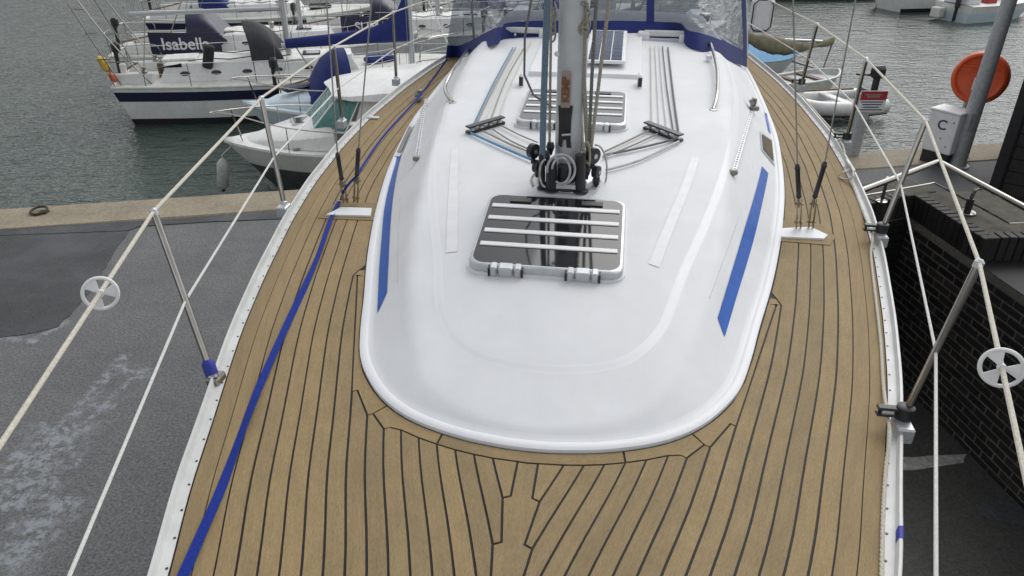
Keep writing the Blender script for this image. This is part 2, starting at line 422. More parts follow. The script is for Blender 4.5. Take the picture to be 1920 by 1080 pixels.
ob('quay_ground', ground.prism(top, 3.4), M['asphalt'], None, 0, 'coarse grey tarmac of the boatyard quay around the yacht', 'quay', kind='structure')
cop = MB()
def copb(a, b): cop.box(Q((a + b) / 2, -.40, -1.67), (b - a - .012, .80, 3.38), (qd, qn, Vector((0, 0, 1))), .02)
for a, b in ((-60, 11.2), (11.2, 21.35), (21.35, 75)): copb(a, b)
ob('quay_coping', cop, M['concrete'], None, 30, 'tan concrete coping along the edge of the quay', 'quay edge', kind='structure')
def ragged(pl, z, j=.03, n=7):
    out = []
    P_ = [un(x, y, z) for x, y in pl]
    for a, b in zip(P_, P_[1:] + P_[:1]):
        m = max(2, min(60, int((b - a).length / .12)))
        for i in range(m): q = a.lerp(b, i / m); out.append(q + Vector((random.uniform(-j, j), random.uniform(-j, j), 0)) * (1 if i else .3))
    return out
# darker resurfaced tarmac
pl = [(-700, 440), (240, 432), (200, 500), (150, 570), (110, 612), (40, 628), (-700, 700)]
ob('asphalt_patch', MB().prism(ragged(pl, .006, .02), .004), M['asphaltd'], None, 0, 'dark wet tarmac patch beside the coping', 'tarmac patch', kind='structure')
pl = [(-700, 470), (0, 429), (300, 412), (545, 393), (700, 386), (700, 405), (545, 409), (400, 415), (262, 424), (240, 432), (0, 441), (-700, 486)]
ob('asphalt_strip', MB().prism([un(x, y, .011) for x, y in pl], .004), M['asphaltd'], None, 0, 'dark damp strip of tarmac along the concrete coping', 'tarmac strip', kind='structure')
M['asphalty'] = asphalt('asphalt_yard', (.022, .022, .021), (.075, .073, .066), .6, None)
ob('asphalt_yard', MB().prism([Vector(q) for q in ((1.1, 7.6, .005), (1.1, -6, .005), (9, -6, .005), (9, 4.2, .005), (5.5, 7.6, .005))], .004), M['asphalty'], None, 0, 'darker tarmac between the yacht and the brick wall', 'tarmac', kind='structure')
pl = [(1560, 860), (1708, 858), (1740, 855), (1812, 851), (1806, 866), (1712, 882), (1560, 896)]
M['linep'] = concrete('worn_white_paint', (.14, .14, .13), (.46, .46, .44), 18)
ob('painted_line', MB().prism(ragged(pl, .010, .02), .004), M['linep'], None, 0, 'worn white line painted on the tarmac below the brick wall', 'road marking', kind='structure')
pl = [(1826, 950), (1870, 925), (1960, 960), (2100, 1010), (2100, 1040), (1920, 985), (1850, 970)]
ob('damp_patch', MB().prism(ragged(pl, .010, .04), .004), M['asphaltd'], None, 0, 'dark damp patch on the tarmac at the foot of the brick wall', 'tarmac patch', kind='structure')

# ------------------------------------------------------------------ brick parapet
PZ = CAM_Z - 2.63                                     # top of the coping
K1 = un(1715, 365, PZ); K2 = un(1850, 446, PZ); K0 = un(1560, 396, PZ); K3 = un(2300, 440, PZ)
for k in (K0, K1, K2, K3): k.z = 0
wb = un(1920, 956, 0.0)                               # foot of the wall at the frame's edge
fd = (wb - K1); fd.z = 0; fd.normalize()              # face direction, towards the camera
K2 = K1 + fd * (K2 - K1).length
fo = Vector((fd.y, -fd.x, 0)); fo = fo if fo.x < 0 else -fo   # outward normal of the long face (to the boat)
SOLD = .225; COPW = .42
par = empty('brick_parapet', K1, 'black brick wall with a course of upright bricks along its top, right of the yacht', 'brick wall')
cz = PZ - SOLD
core = MB()
def quadcore(mb, a, b, inn, z0, z1, ins=-.003):
    d = (b - a).normalized(); mb.prism([a + inn * ins + Vector((0, 0, z1)), b + inn * ins + Vector((0, 0, z1)), b + inn * COPW + Vector((0, 0, z1)), a + inn * COPW + Vector((0, 0, z1))], z1 - z0)
c0 = (K1 - K0).normalized(); n0 = Vector((-c0.y, c0.x, 0)); n0 = n0 if n0.y > 0 else -n0
c3 = (K3 - K2).normalized(); n3 = Vector((-c3.y, c3.x, 0)); n3 = n3 if n3.y > 0 else -n3
FAR = K1 + fd * 7.5
quadcore(core, K1 - fd * .3, FAR, -fo, 0, cz)
quadcore(core, K0, K1 - c0 * .0 + c0 * .2, n0, 0, cz - .002)
quadcore(core, K2 + c3 * .3, K3, n3, 0, cz - .004)
ob('mortar_core', core, M['mortar'], par, 0)
ct = MB()
z1 = PZ - .012
ct.prism([p + Vector((0, 0, z1)) for p in (K1 - fo * .014 - fd * .05, K2 - fo * .014 - fd * .014, K2 - fo * .8 - fd * .014 , K1 - fo * .8 - fd * .05)], SOLD - .014)
ct.prism([p + Vector((0, 0, z1 - .003)) for p in (K0 + n0 * .014, K1 + n0 * .014 + c0 * .3, K1 + n0 * COPW + c0 * .3, K0 + n0 * COPW)], SOLD - .02)
ct.prism([p + Vector((0, 0, z1 - .005)) for p in (K2 + n3 * .014 + c3 * .02, K3 + n3 * .014, K3 + n3 * COPW, K2 + n3 * COPW + c3 * .02)], SOLD - .024)
ob('coping_bed', ct, M['mossy'], par, 0)
z2 = cz + .006
ob('wall_top', MB().prism([p + Vector((0, 0, z2)) for p in (K2 + fd * .02 + fo * .004, FAR + fo * .004, FAR - fo * COPW, K2 + fd * .02 - fo * COPW)], .005), M['brick'], par, 0)
# stretcher bricks, one object each
bme, bc = mesh_of('brick', MB().box((0, 0, 0), (.215, .04, .065), None, .006), M['brick'], 0)
hme, hc = mesh_of('half_brick', MB().box((0, 0, 0), (.1025, .04, .065), None, .006), M['brick'], 0)
def M3(x, y, o):
    return Matrix.Translation(o) @ Matrix((x, y, x.cross(y))).transposed().to_4x4()
ncourse = int(cz / .075) + 1
nb = 0; rest = MB()
for c in range(ncourse):
    z = cz - .0375 - c * .075
    if z < .0: continue
    s = (0 if c % 2 else -.1125) + .02
    while s < 7.4:
        o = K1 + fd * (s + .1075) + fo * (-.012 + random.uniform(-.003, .003)) + Vector((0, 0, z - .0325))
        ok = True
        ctr = K1 + fd * (s + .1075) + Vector((0, 0, z)); rel = ctr - CAM
        # inside the photograph's view (with a margin) -> single brick, else joined
        fx = rel.x; fy = rel.y * math.cos(_th) - rel.z * math.sin(_th)
        px = 960 + FPX * fx / (rel.y * math.cos(_th) - rel.z * math.sin(_th)) if fy > .1 else 9999
        if 1660 < px < 1960 and nb < 296:
            b = inst('brick', bme, par, M3(fd, fo, o)); nb += 1
        else: rest.box(o + Vector((0, 0, .0325)), (.215, .04, .065), (fd, fo, Vector((0, 0, 1))))
        s += .225
for a, b, n_, d_ in ((K0, K1, n0, c0), (K2 + c3 * .3, K3, n3, c3)):
    for c in range(ncourse):
        s = 0 if c % 2 else -.1
        z = cz - .0375 - c * .075
        while s < (b - a).length - .1:
            if z > 0: rest.box(a + d_ * (s + .1075) - n_ * .006 + Vector((0, 0, z)), (.215, .04, .065), (d_, n_, Vector((0, 0, 1))))
            s += .225
o = ob('brickwork', rest, M['brick'], par, 0, kind='stuff')
sme, sc_ = mesh_of('coping_brick', MB().box((0, 0, 0), (.066, .12, SOLD - .004), None, .006), M['brick'], 0)
for a, b, n_, d_ in ((K0, K1, n0, c0), (K1, K2, -fo, fd), (K2, K2 + c3 * 2.2, n3, c3)):
    s = .04
    while s < (b - a).length - .01:
        inst('coping_brick', sme, par, M3(d_, -n_ if d_.cross(-n_).z > 0 else n_, a + d_ * s + n_ * (.057 + random.uniform(-.003, .003)) + Vector((0, 0, cz + .003 + random.uniform(0, .004)))))
        s += .0755
# ------------------------------------------------------------------ handrail on the parapet
hr = empty('handrail', un(1813, 398, PZ), 'bent stainless tube handrail standing on the brick wall', 'handrail')
RZ = PZ + .26
r0, r1, r2 = un(1480, 408, RZ), un(1760, 303, RZ), un(2050, 458, RZ)
ob('rail', MB().tube([r0, r1.lerp(r0, .03), r1.lerp(r0, .008) , r1.lerp(r2, .012), r1.lerp(r2, .04), r2], .027, 14), M['steel'], hr)
LZ = PZ + .05
l0, l1, l2, l3 = un(1480, 392, LZ), un(1752, 343, LZ), un(1893, 419, LZ), un(2050, 414, LZ)
ob('lower_rail', MB().tube([l0, l1, l2, l3], .009, 8), M['steel'], hr)
for (bx, by, tx, ty) in ((1813, 398, 1828, 348), (1653, 377, 1655, 341)):
    a = un(bx, by, PZ); t = r1.lerp(r2, max(0, min(1, (un(tx, ty, RZ) - r1).dot(r2 - r1) / (r2 - r1).length_squared))) if bx > 1700 else r1.lerp(r0, max(0, min(1, (un(tx, ty, RZ) - r1).dot(r0 - r1) / (r0 - r1).length_squared)))
    a.z -= .012
    if bx > 1700:
        p = ob('post', MB().tube(catmull([a, a + Vector((0, 0, .15)), a.lerp(t, .25) + Vector((0, 0, .16)), t + Vector((0, 0, -.03)), t], 6), .016, 10), M['steel'], hr)
        ob('sleeve', MB().lathe(a, (0, 0, 1), [(.03, .01), (.03, .14), (.018, .145)], 14), M['black'], p)
        ob('flange', MB().lathe(a, (0, 0, 1), [(.075, 0), (.075, .014), (.07, .019), (.02, .022)], 22), M['steel'], p)
    else:
        p = ob('post', MB().tube([a, Vector((a.x, a.y, t.z - .03)), t], .014, 10), M['steel'], hr)
        ob('flange', MB().lathe(a, (0, 0, 1), [(.05, 0), (.05, .016), (.02, .02)], 18), M['steel'], p)
# ------------------------------------------------------------------ dark boarded shed at the right edge
sc0 = un(1851, 366, GZ)
shed = empty('timber_shed', sc0, 'black boarded shed cut off by the right edge of the photo', 'shed')
sx = Vector((.80, -.60, 0)); sy = Vector((.60, .80, 0))
ob('wall', MB().box(sc0 + sx * 2.0 + sy * 1.55 + Vector((0, 0, 1.5)), (4.0, 3.0, 3.0), (sx, sy, Vector((0, 0, 1)))), M['black'], shed)
M['board'] = pm('black_boards', (.016, .015, .014), .75, 0, .35, 9, .5, 40)
bme2, _ = mesh_of('board', MB().box((0, 0, 0), (3.84, .03, .185), None, .008), M['board'], 0)
for k in range(15):
    inst('board', bme2, shed, M3(sx, sy, sc0 + sx * 2.07 + sy * (.035) + Vector((0, 0, .04 + k * .195))))
ob('corner_post', MB().box(sc0 + sx * .05 + sy * .03 + Vector((0, 0, 1.5)), (.14, .14, 3.0), (sx, sy, Vector((0, 0, 1))), .01), M['black'], shed)
ob('roof', MB().box(sc0 + sx * 2.0 + sy * 1.5 + Vector((0, 0, 3.06)), (4.4, 3.4, .12), (sx, sy, Vector((0, 0, 1))), .01), M['black'], shed)
# ------------------------------------------------------------------ quay furniture
rp = un(75, 401, .0)
mr = empty('mooring_ring', rp, 'rusty mooring ring lying on the concrete coping at left', 'mooring ring')
rp.z = .025
M['rust'] = pm('rust', (.06, .045, .035), .8, .3, .4, 30, .5, 90)
ob('ring', MB().tube([rp + Vector((math.cos(a) * .11, math.sin(a) * .11, .03 + .015 * math.sin(a))) for a in [i * math.pi / 12 for i in range(24)]], .018, 8, closed=True), M['rust'], mr)
ob('base_plate', MB().box(rp + Vector((.07, 0, .005)), (.12, .1, .04), None, .008), M['rust'], mr)
# service cabinet "C"
cb = un(1757, 305, GZ)
cab = empty('service_cabinet', cb, 'white service cabinet marked C on a black plinth by the quay edge', 'cabinet')
ca = R(-55); cx = Vector((math.cos(ca), math.sin(ca), 0)); cy = Vector((-math.sin(ca), math.cos(ca), 0)); Z3 = Vector((0, 0, 1))
ob('plinth', MB().box(cb + Z3 * .12, (.46, .36, .24), (cx, cy, Z3), .01), M['black'], cab)
bd = ob('body', MB().box(cb + Z3 * .57, (.50, .40, .68), (cx, cy, Z3), .015), M['white'], cab)
ob('lid', MB().box(cb + Z3 * .93, (.53, .43, .04), (cx, cy, Z3), .012), M['white'], cab)
ob('letter', text_mb('C', .23, cb + Z3 * .70 - cy * .2025, cx, Z3, .002, .003), M['navytext'], bd, 0)
for zz, xx in ((.78, .18), (.48, .03), (.36, .15)):
    ob('lock', MB().lathe(cb + Z3 * zz + cx * xx - cy * .20, -cy, [(.015, 0), (.015, .006)], 10), M['dsteel'], bd)
# leaning grey post with lifebuoy housing
lp = un(1793, 312, GZ)
pole = empty('lamp_post', lp, 'tall tapered grey steel post leaning over the lifebuoy at right', 'post')
ptop = unY(1893, 0, lp.y - .1)
pd = (ptop - lp); ext = lp + pd * 2.2
ob('shaft', MB().tube([lp, lp.lerp(ext, .5), ext], [.135, .105, .075], 18), M['galv'], pole)
ob('base_collar', MB().lathe(lp, pd, [(.19, 0), (.19, .03), (.15, .05), (.14, .14)], 18), M['galv'], pole)
ob('inspection_door', MB().box(lp + pd * .3 + Vector((-.05, -.125, 0)), (.09, .012, .3), None, .004), M['galv'], pole)
lb0 = unY(1838, 146, lp.y + .45)
lb = empty('lifebuoy_housing', Vector((lb0.x, lb0.y, 0)), 'round orange lifebuoy housing on a post behind the grey pole', 'lifebuoy')
ln = Vector((-.62, -.72, .10)).normalized()
hsg = ob('shell', MB().lathe(lb0, ln, [(.10, -.11), (.33, -.11), (.405, -.08), (.435, -.02), (.43, .05), (.40, .10), (.365, .115), (.345, .10), (.33, .075), (.31, .066), (.05, .060)], 44), M['orange'], lb)
lx = ln.cross(Z3).normalized(); ly = lx.cross(ln).normalized()
ob('ledge', MB().tube([lb0 + ln * .078 + lx * x - ly * -.17 for x in (-.30, -.1, .1, .30)], .012, 8), M['orange'], hsg)
ob('notice', MB().box(lb0 + ln * .068 - ly * .10, (.14, .20, .006), (lx, ly, ln)), M['white'], hsg)
for s_ in (-.12, .12):
    a = lb0 - ln * .12 + lx * s_; ob('stand_leg', MB().tube([Vector((a.x, a.y, a.z)), Vector((a.x, a.y, 0.0))], .035, 10), M['galv'], lb)
# sign post at the quay edge
sp = un(1598, 291, GZ)
sg = empty('warning_sign', sp, 'red and white notice on a square grey post behind the guard rail', 'sign')
ob('post', MB().box(sp + Z3 * .55, (.17, .17, 1.1), None, .015), M['galv'], sg)
s1 = unY(1636, 190, sp.y - .09); 
pan = ob('panel', MB().box(s1, (.46, .014, .36), None, .004), M['white'], sg)
ob('header', MB().box(s1 + Vector((0, -.010, .10)), (.45, .008, .15)), M['red'], pan)
hd = MB()
for k in range(2): hd.box(s1 + Vector((-.01, -.0155, .115 - .035 * k)), (.28 - .06 * k, .003, .016))
ob('header_print', hd, M['linep'], pan, 0, kind='stuff')
tl = MB()
for k in range(4): tl.box(s1 + Vector((-.01 + .01 * (k % 2), -.008, -.01 - .045 * k)), (.38 - .05 * (k % 3), .004, .018))
ob('small_print', tl, M['navytext'], pan, 0, kind='stuff')
# ================================================================== the yacht
yacht = empty('sailing_yacht', B(4.2, 0, -2.7), 'white sailing yacht with teak deck and blue cabin stripes, seen from its bow', 'yacht')
ku = [-1.0, -.85, -.6, 0, .6, 1.0, 1.28, 1.6, 1.93, 2.16, 2.5, 2.99, 3.65, 4.2, 4.95, 5.7, 6.6, 7.4, 7.9, 8.8, 9.7]
kw = [.02, .13, .285, .55, .765, .885, .965, 1.082, 1.175, 1.245, 1.345, 1.462, 1.597, 1.685, 1.755, 1.785, 1.76, 1.70, 1.64, 1.52, 1.36]
uu = np.linspace(-1.0, 9.7, 536)
ww = np.interp(uu, ku, kw)
pad = 14; wp = np.concatenate([ww[:1] - (ww[1:pad + 1][::-1] - ww[:1]), ww, ww[-1:] * 2 - ww[-pad - 1:-1][::-1]])
kern = np.hanning(2 * pad + 1); kern /= kern.sum(); ww = np.convolve(wp, kern, 'valid')
def HW(u): return float(np.interp(u, uu, ww))
TOE = .047
# ---- hull
sec = [(1.0, -.012), (.995, -.2), (.985, -.5), (.95, -.85), (.82, -1.12), (.52, -1.36), (.22, -1.5), (.0, -1.56)]
rows = []
for i in range(54):
    u = -1.0 + 10.7 * i / 53; hw = HW(u); r = []
    fore = max(0, 1 - (u + 1) / 3.2)
    for side in (-1, 1):
        rr = []
        for (fv, z) in sec:
            d = -z / 1.56; rr.append(B(u + .75 * d * fore + (-.5 * d * max(0, (u - 8.5) / 1.2)), side * hw * (fv * (1 - .45 * fore * d)), z * (1 - .35 * max(0, (u - 7) / 2.7) * d)))
        r.append(rr)
    rows.append(r[0] + r[1][::-1][1:])
hull = MB().grid(rows)
n = len(rows[0]); hull.f.append(tuple(range(n))); hull.f.append(tuple((53) * n + k for k in range(n))[::-1])
ob('hull', hull, M['gelcoat'], yacht, 50)
kl = MB()
kl.prism([B(3.2, -.02, -1.4), B(3.7, -.12, -1.4), B(4.6, -.09, -1.4), B(5.3, -.01, -1.4), B(5.3, .01, -1.4), B(4.6, .09, -1.4), B(3.7, .12, -1.4), B(3.2, .02, -1.4)], 1.30)
ob('keel', kl, M['dark'], yacht)
# ---- deck bed (black caulking shows between the planks)
def edgepts(off, w, a=-.94, b=9.66, n=140):
    us = np.linspace(a, b, n); L_ = [B(u, -max(HW(u) - off, .005), w) for u in us]; R_ = [B(u, max(HW(u) - off, .005), w) for u in us]
    return L_, R_
L_, R_ = edgepts(.02, -.004)
bed = MB().grid([[a, b] for a, b in zip(L_, R_)]); L2, R2 = edgepts(.02, -.014); bed.grid([[a, b] for a, b in zip(L2, R2)], True)
deck = ob('deck', bed, M['caulk'], yacht, 0)
# ---- coachroof outline
half = [(1.955, 0), (1.96, .1), (1.985, .25), (2.04, .41), (2.115, .53), (2.225, .635), (2.39, .735), (2.6, .805), (2.86, .875), (3.25, .985), (3.68, 1.09), (4.15, 1.188), (4.55, 1.258), (5.05, 1.325), (5.65, 1.388), (6.4, 1.425), (7.3, 1.45), (8.0, 1.45)]
pts = [Vector((u, -v, 0)) for u, v in half[::-1]] + [Vector((u, v, 0)) for u, v in half[1:]]
OUT = catmull(pts, 6)
d_ = [0.0]
for a, b in zip(OUT, OUT[1:]): d_.append(d_[-1] + (b - a).length)
NS = 260
ss = np.linspace(0, d_[-1], NS); ox = np.interp(ss, d_, [p.x for p in OUT]); oy = np.interp(ss, d_, [p.y for p in OUT])
HU = [1.9, 1.96, 2.1, 2.4, 2.8, 3.3, 3.8, 4.5, 5.5, 6.5, 8.1]; HZ = [.008, .019, .049, .118, .190, .265, .325, .385, .435, .475, .505]
def Hc(u): return float(np.interp(u, HU, HZ))
hus = np.linspace(1.9, 8.1, 400); hz = np.interp(hus, HU, HZ); hk = np.hanning(25); hk /= hk.sum(); hzs = np.convolve(np.pad(hz, 12, 'reflect', reflect_type='odd'), hk, 'valid')
def Hc(u): return float(np.interp(u, hus, hzs))
def sstep(x, a, b):
    t = max(0, min(1, (x - a) / (b - a))); return t * t * (3 - 2 * t)
ds = [0, .0, .006, .014, .024, .030, .036, .044, .052, .06, .075, .09, .11, .13, .15, .17, .19, .21, .24, .27, .30, .325, .335, .345, .355, .365, .38, .42, .48, .56, .66, .78, .92, 1.1, 1.25, 1.6]
rows = []
for i in range(NS):
    u, v = float(ox[i]), float(oy[i])
    su = u + .80 * math.exp(-(u - 1.955) / .8)
    vec = Vector((su - u, -v, 0)); ln_ = vec.length; vec.normalize(); r_ = []
    for k, d in enumerate(ds):
        dd = min(d, ln_) if k < len(ds) - 1 else ln_
        pu, pv = u + vec.x * dd, v + vec.y * dd
        if k == 0: z = -.004
        elif d <= .006: z = .012 + d * .6
        else:
            lip = .019 if d < .03 else .019 - .004 * sstep(d, .03, .036) * (1 - sstep(d, .036, .05))
            ztop = Hc(pu) - .055 * (pv / 1.3) ** 2 + .005 * sstep(dd, .325, .365)
            side = lip + (.55 + .5 * sstep(u, 2.2, 3.0)) * max(0, dd - .048)
            kk = .004 + .008 * sstep(u, 2.2, 3.2); h_ = max(0, min(1, .5 + .5 * (side - ztop) / kk)); z = side * (1 - h_) + ztop * h_ - kk * h_ * (1 - h_)
            z = max(z, lip) if d < .05 else z
        r_.append(B(pu, pv, z))
    rows.append(r_)
rf = MB().grid(rows)
# aft face of the coachroof
aft = [rows[0][k] for k in range(len(ds))] + [rows[-1][k] for k in range(len(ds) - 2, -1, -1)]
o_ = len(rf.v); rf.v += aft; rf.f.append(tuple(range(o_, o_ + len(aft))))
roof = ob('coachroof', rf, M['gelcoat'], yacht, 48)
roof.data.materials.append(M['nonskid'])
nd = len(ds) - 1
for i in range(NS - 1):
    for k in range(nd):
        if .06 <= ds[k] < .325 or ds[k] >= .365: roof.data.polygons[i * nd + k].material_index = 1
bvh = BVHTree.FromPolygons([tuple(p) for p in rf.v], rf.f[:-1])
def hit(px, py, off=0.0):
    d = ray(px, py).normalized(); loc, nr, _, _ = bvh.ray_cast(CAM, d)
    if loc is None: loc = Pd(px, py); nr = Vector((0, 0, 1))
    if nr.z < 0: nr = -nr
    return loc + nr * off
def rz(u, v):
    p = B(u, v, 3); loc, nr, _, _ = bvh.ray_cast(p, Vector((0, 0, -1)))
    return (loc.z - DECK, nr if nr.z > 0 else -nr) if loc is not None else (0.0, Vector((0, 0, 1)))
def on(u, v, off=0.0): return B(u, v, rz(u, v)[0] + off)

# ---- teak planks: laid parallel to the deck edge, nibbed into king plank and margin board
PW = .0600; CK = .0041
us = np.arange(-.97, 9.62, .02)
cv = np.array([HW(u) - TOE - .002 for u in us]); sl_ = np.gradient(cv, us); nx = -sl_ / np.sqrt(1 + sl_ ** 2); ny = 1 / np.sqrt(1 + sl_ ** 2)
hou = np.array([p.x for p in catmull([Vector((u, v, 0)) for u, v in half], 8)]); hov = np.array([p.y for p in catmull([Vector((u, v, 0)) for u, v in half], 8)])
def odist(u, v):
    """distance outside the coachroof outline (negative inside)"""
    d2 = np.min((hou - u) ** 2 + (hov - abs(v)) ** 2) ** .5
    if u < 1.955: ins = False
    elif u > 2.6: ins = abs(v) < np.interp(u, hou, hov)
    else: ins = abs(v) < np.interp(u, hou, hov)
    return -d2 if ins else d2
MU = 3.12
def margin(u): return .060 if u < MU else (.060 - (.060 - .004) * min(1, (u - MU) / .06))
seams = []
for k in range(0, 34):
    P = [(float(us[i] - nx[i] * k * PW), float(cv[i] - ny[i] * k * PW)) for i in range(len(us))]
    i0 = next((i for i, p in enumerate(P) if p[1] > .058), None)
    if i0 is None: break
    i1 = None
    for i in range(i0, len(P)):
        if P[i][0] > 1.7 and odist(*P[i]) < margin(P[i][0]): i1 = i; break
    if k and i1 is not None and i1 - i0 < 2: break
    end = i1 if i1 is not None else len(P) - 1
    seq = P[i0:end]
    if i1 is not None and i1 > 0:   # refine the end point by bisection
        a, b = P[i1 - 1], P[i1]
        for _ in range(14):
            m_ = ((a[0] + b[0]) / 2, (a[1] + b[1]) / 2)
            if odist(*m_) < margin(m_[0]): b = m_
            else: a = m_
        seq = seq + [a]
    a = P[i0 - 1] if i0 else None
    if a and a[1] < .058 < P[i0][1]:
        t = (.058 - a[1]) / (P[i0][1] - a[1]); seq = [(a[0] + (P[i0][0] - a[0]) * t, .058)] + seq
    seams.append((seq, i1 is not None))
def inset(poly, d):
    n = len(poly); area = sum(poly[i][0] * poly[(i + 1) % n][1] - poly[(i + 1) % n][0] * poly[i][1] for i in range(n)); sg = 1 if area > 0 else -1; out = []
    for i in range(n):
        p0, p1, p2 = poly[i - 1], poly[i], poly[(i + 1) % n]
        e1 = (p1[0] - p0[0], p1[1] - p0[1]); e2 = (p2[0] - p1[0], p2[1] - p1[1]); l1 = math.hypot(*e1) or 1; l2 = math.hypot(*e2) or 1
        n1 = (-e1[1] / l1 * sg, e1[0] / l1 * sg); n2 = (-e2[1] / l2 * sg, e2[0] / l2 * sg)
        c = 1 + n1[0] * n2[0] + n1[1] * n2[1]; c = max(c, .35)
        out.append((p1[0] + (n1[0] + n2[0]) / c * d, p1[1] + (n1[1] + n2[1]) / c * d))
    return out
def clean(poly, eps=.0015):
    o = []
    for p in poly:
        if not o or math.hypot(p[0] - o[-1][0], p[1] - o[-1][1]) > eps: o.append(p)
    while len(o) > 2 and math.hypot(o[0][0] - o[-1][0], o[0][1] - o[-1][1]) < eps: o.pop()
    return o
def ladder(O, I, name, side):
    """one plank between two edge lines, drawn in by the caulking width"""
    def par(L):
        d = [0.0]
        for a, b in zip(L, L[1:]): d.append(d[-1] + math.hypot(b[0] - a[0], b[1] - a[1]))
        return [x / d[-1] for x in d], d[-1]
    O = clean(O); I = clean(I); po, lo = par(O); pi, li = par(I)
    def corners(L, P_):
        k = []
        for i in range(1, len(L) - 1):
            a0 = math.atan2(L[i][1] - L[i - 1][1], L[i][0] - L[i - 1][0]); a1 = math.atan2(L[i + 1][1] - L[i][1], L[i + 1][0] - L[i][0])
            if abs((a1 - a0 + math.pi) % (2 * math.pi) - math.pi) > .05: k.append(P_[i])
        return k
    ts = sorted(set(round(t, 5) for t in po[::6] + pi[::6] + po[:3] + po[-3:] + pi[:3] + pi[-3:] + corners(O, po) + corners(I, pi)))
    e = CK / max(lo, li); ts = [min(max(t, e), 1 - e) for t in ts]; ts = [t for i, t in enumerate(ts) if i == 0 or t > ts[i - 1] + 1e-5]
    ox_, oy_ = [p[0] for p in O], [p[1] for p in O]; ix, iy = [p[0] for p in I], [p[1] for p in I]; rows = []
    for t in ts:
        a = Vector((np.interp(t, po, ox_), np.interp(t, po, oy_))); b = Vector((np.interp(t, pi, ix), np.interp(t, pi, iy))); d = b - a; l = d.length
        k = min(CK, l * .45); d = d / l if l > 1e-9 else Vector((0, 0)); a, b = a + d * k, b - d * k
        rows.append([a, b])
    mb = MB(); n = len(rows); uvs = []
    for h in (0.0, -.006):
        for t, (a, b) in zip(ts, rows): uvs += [(0.0, t * lo), ((b - a).length, t * lo)]
        for a, b in rows: mb.v += [B(a.x, side * a.y, h), B(b.x, side * b.y, h)]
    for i in range(n - 1):
        j = 2 * i; mb.f += [(j, j + 1, j + 3, j + 2), (2 * n + j + 2, 2 * n + j + 3, 2 * n + j + 1, 2 * n + j), (j, j + 2, 2 * n + j + 2, 2 * n + j), (j + 1, 2 * n + j + 1, 2 * n + j + 3, j + 3)]
    mb.f += [(0, 2 * n, 2 * n + 1, 1), (2 * n - 2, 2 * n - 1, 4 * n - 1, 4 * n - 2)]
    return ob(name, mb, M['teak'], deck, 0, uv=uvs)
def plank(poly, name='plank', side=1):
    poly = inset(clean(poly), CK)
    mb = MB().prism([B(u, side * v, 0.0) for u, v in poly], .006)
    return ob(name, mb, M['teak'], deck, 0, uv=[(v, u) for u, v in poly] * 2)
def offs(u, v, d):
    i = int(np.argmin((hou - u) ** 2 + (hov - v) ** 2)); j = min(i + 1, len(hou) - 1); h = max(i - 1, 0)
    tx, ty = hou[j] - hou[h], hov[j] - hov[h]; l = math.hypot(tx, ty) or 1
    return (u + (-ty) / l * d, v + tx / l * d)
def mpath(ua, ub_):
    """points of the margin line between two stations"""
    return [q for q in (offs(u, v, margin(u)) for u, v in zip(hou, hov)) if ua + .015 < q[0] < ub_ - .015]
kingL = []; marg = []      # points of the nibbed boundaries
for k in range(len(seams) - 1):
    so_, ho = seams[k]; si, hi_ = seams[k + 1]
    fq = (so_[0][0] + .012, .034)
    # forward nib
    fwd_k = [so_[0], fq]; kingL += [so_[0], fq]
    aftp = []
    if ho:
        e = so_[-1]; q = None
        f = si[-1]
        sp_ = math.hypot(e[0] - f[0], e[1] - f[1])
        if sp_ > .085 and e[0] < MU:      # shallow meeting: blunt nib
            # shorten the outer seam, step in to the margin line
            back = so_[:-1]
            while len(back) > 2 and math.hypot(back[-1][0] - e[0], back[-1][1] - e[1]) < .035: back = back[:-1]
            so2 = back; tip = so2[-1]
            tdir = (so_[-1][0] - tip[0], so_[-1][1] - tip[1]); l = math.hypot(*tdir); nrm = (tdir[1] / l, -tdir[0] / l)
            nrm = nrm if nrm[1] < 0 else (-nrm[0], -nrm[1])
            q = (tip[0] + nrm[0] * .020 + tdir[0] / l * .006, tip[1] + nrm[1] * .020 + tdir[1] / l * .006)
            seams[k] = (so2, ho)
    outer = seams[k][0]
    if k and seams[k - 1][1] is not None: pass
    poly_f = fwd_k
    endp = ([q] if (ho and q) else [])
    marg.append((k, outer[-1], q if ho else None))
    seams[k] = (outer, ho, endp)
seams[-1] = (*seams[-1], [])
for side in (1, -1):
    for k in range(len(seams) - 1):
        so_ = seams[k][0]; si = seams[k + 1][0]; q = seams[k][2]
        inner = [(so_[0][0] + .012, .034)] + si + (mpath(si[-1][0], so_[-1][0]) if so_[-1][0] - si[-1][0] > .12 and si[-1][0] > 2.2 else []) + q
        ladder(so_, inner, 'plank', side)
# king plank and the fan next to the coachroof nose
kp = [p for k in range(len(seams) - 1) for p in (seams[k][0][0], (seams[k][0][0][0] + .012, .034))]
kp.append(seams[-1][0][0]); kq = (seams[-1][0][0][0] + .012, .034); kp.append(kq)
nose_u = 1.955 - .060
last = seams[-1][0]
kright = kp + [(nose_u + .002, .034)]
for side in (1, -1): ladder(last, [kq, (nose_u + .002, .034)], 'plank', side)
poly = kright + [(nose_u, 0)] + [(u, -v) for u, v in kright[::-1]]
plank(poly, 'king_plank', 1)
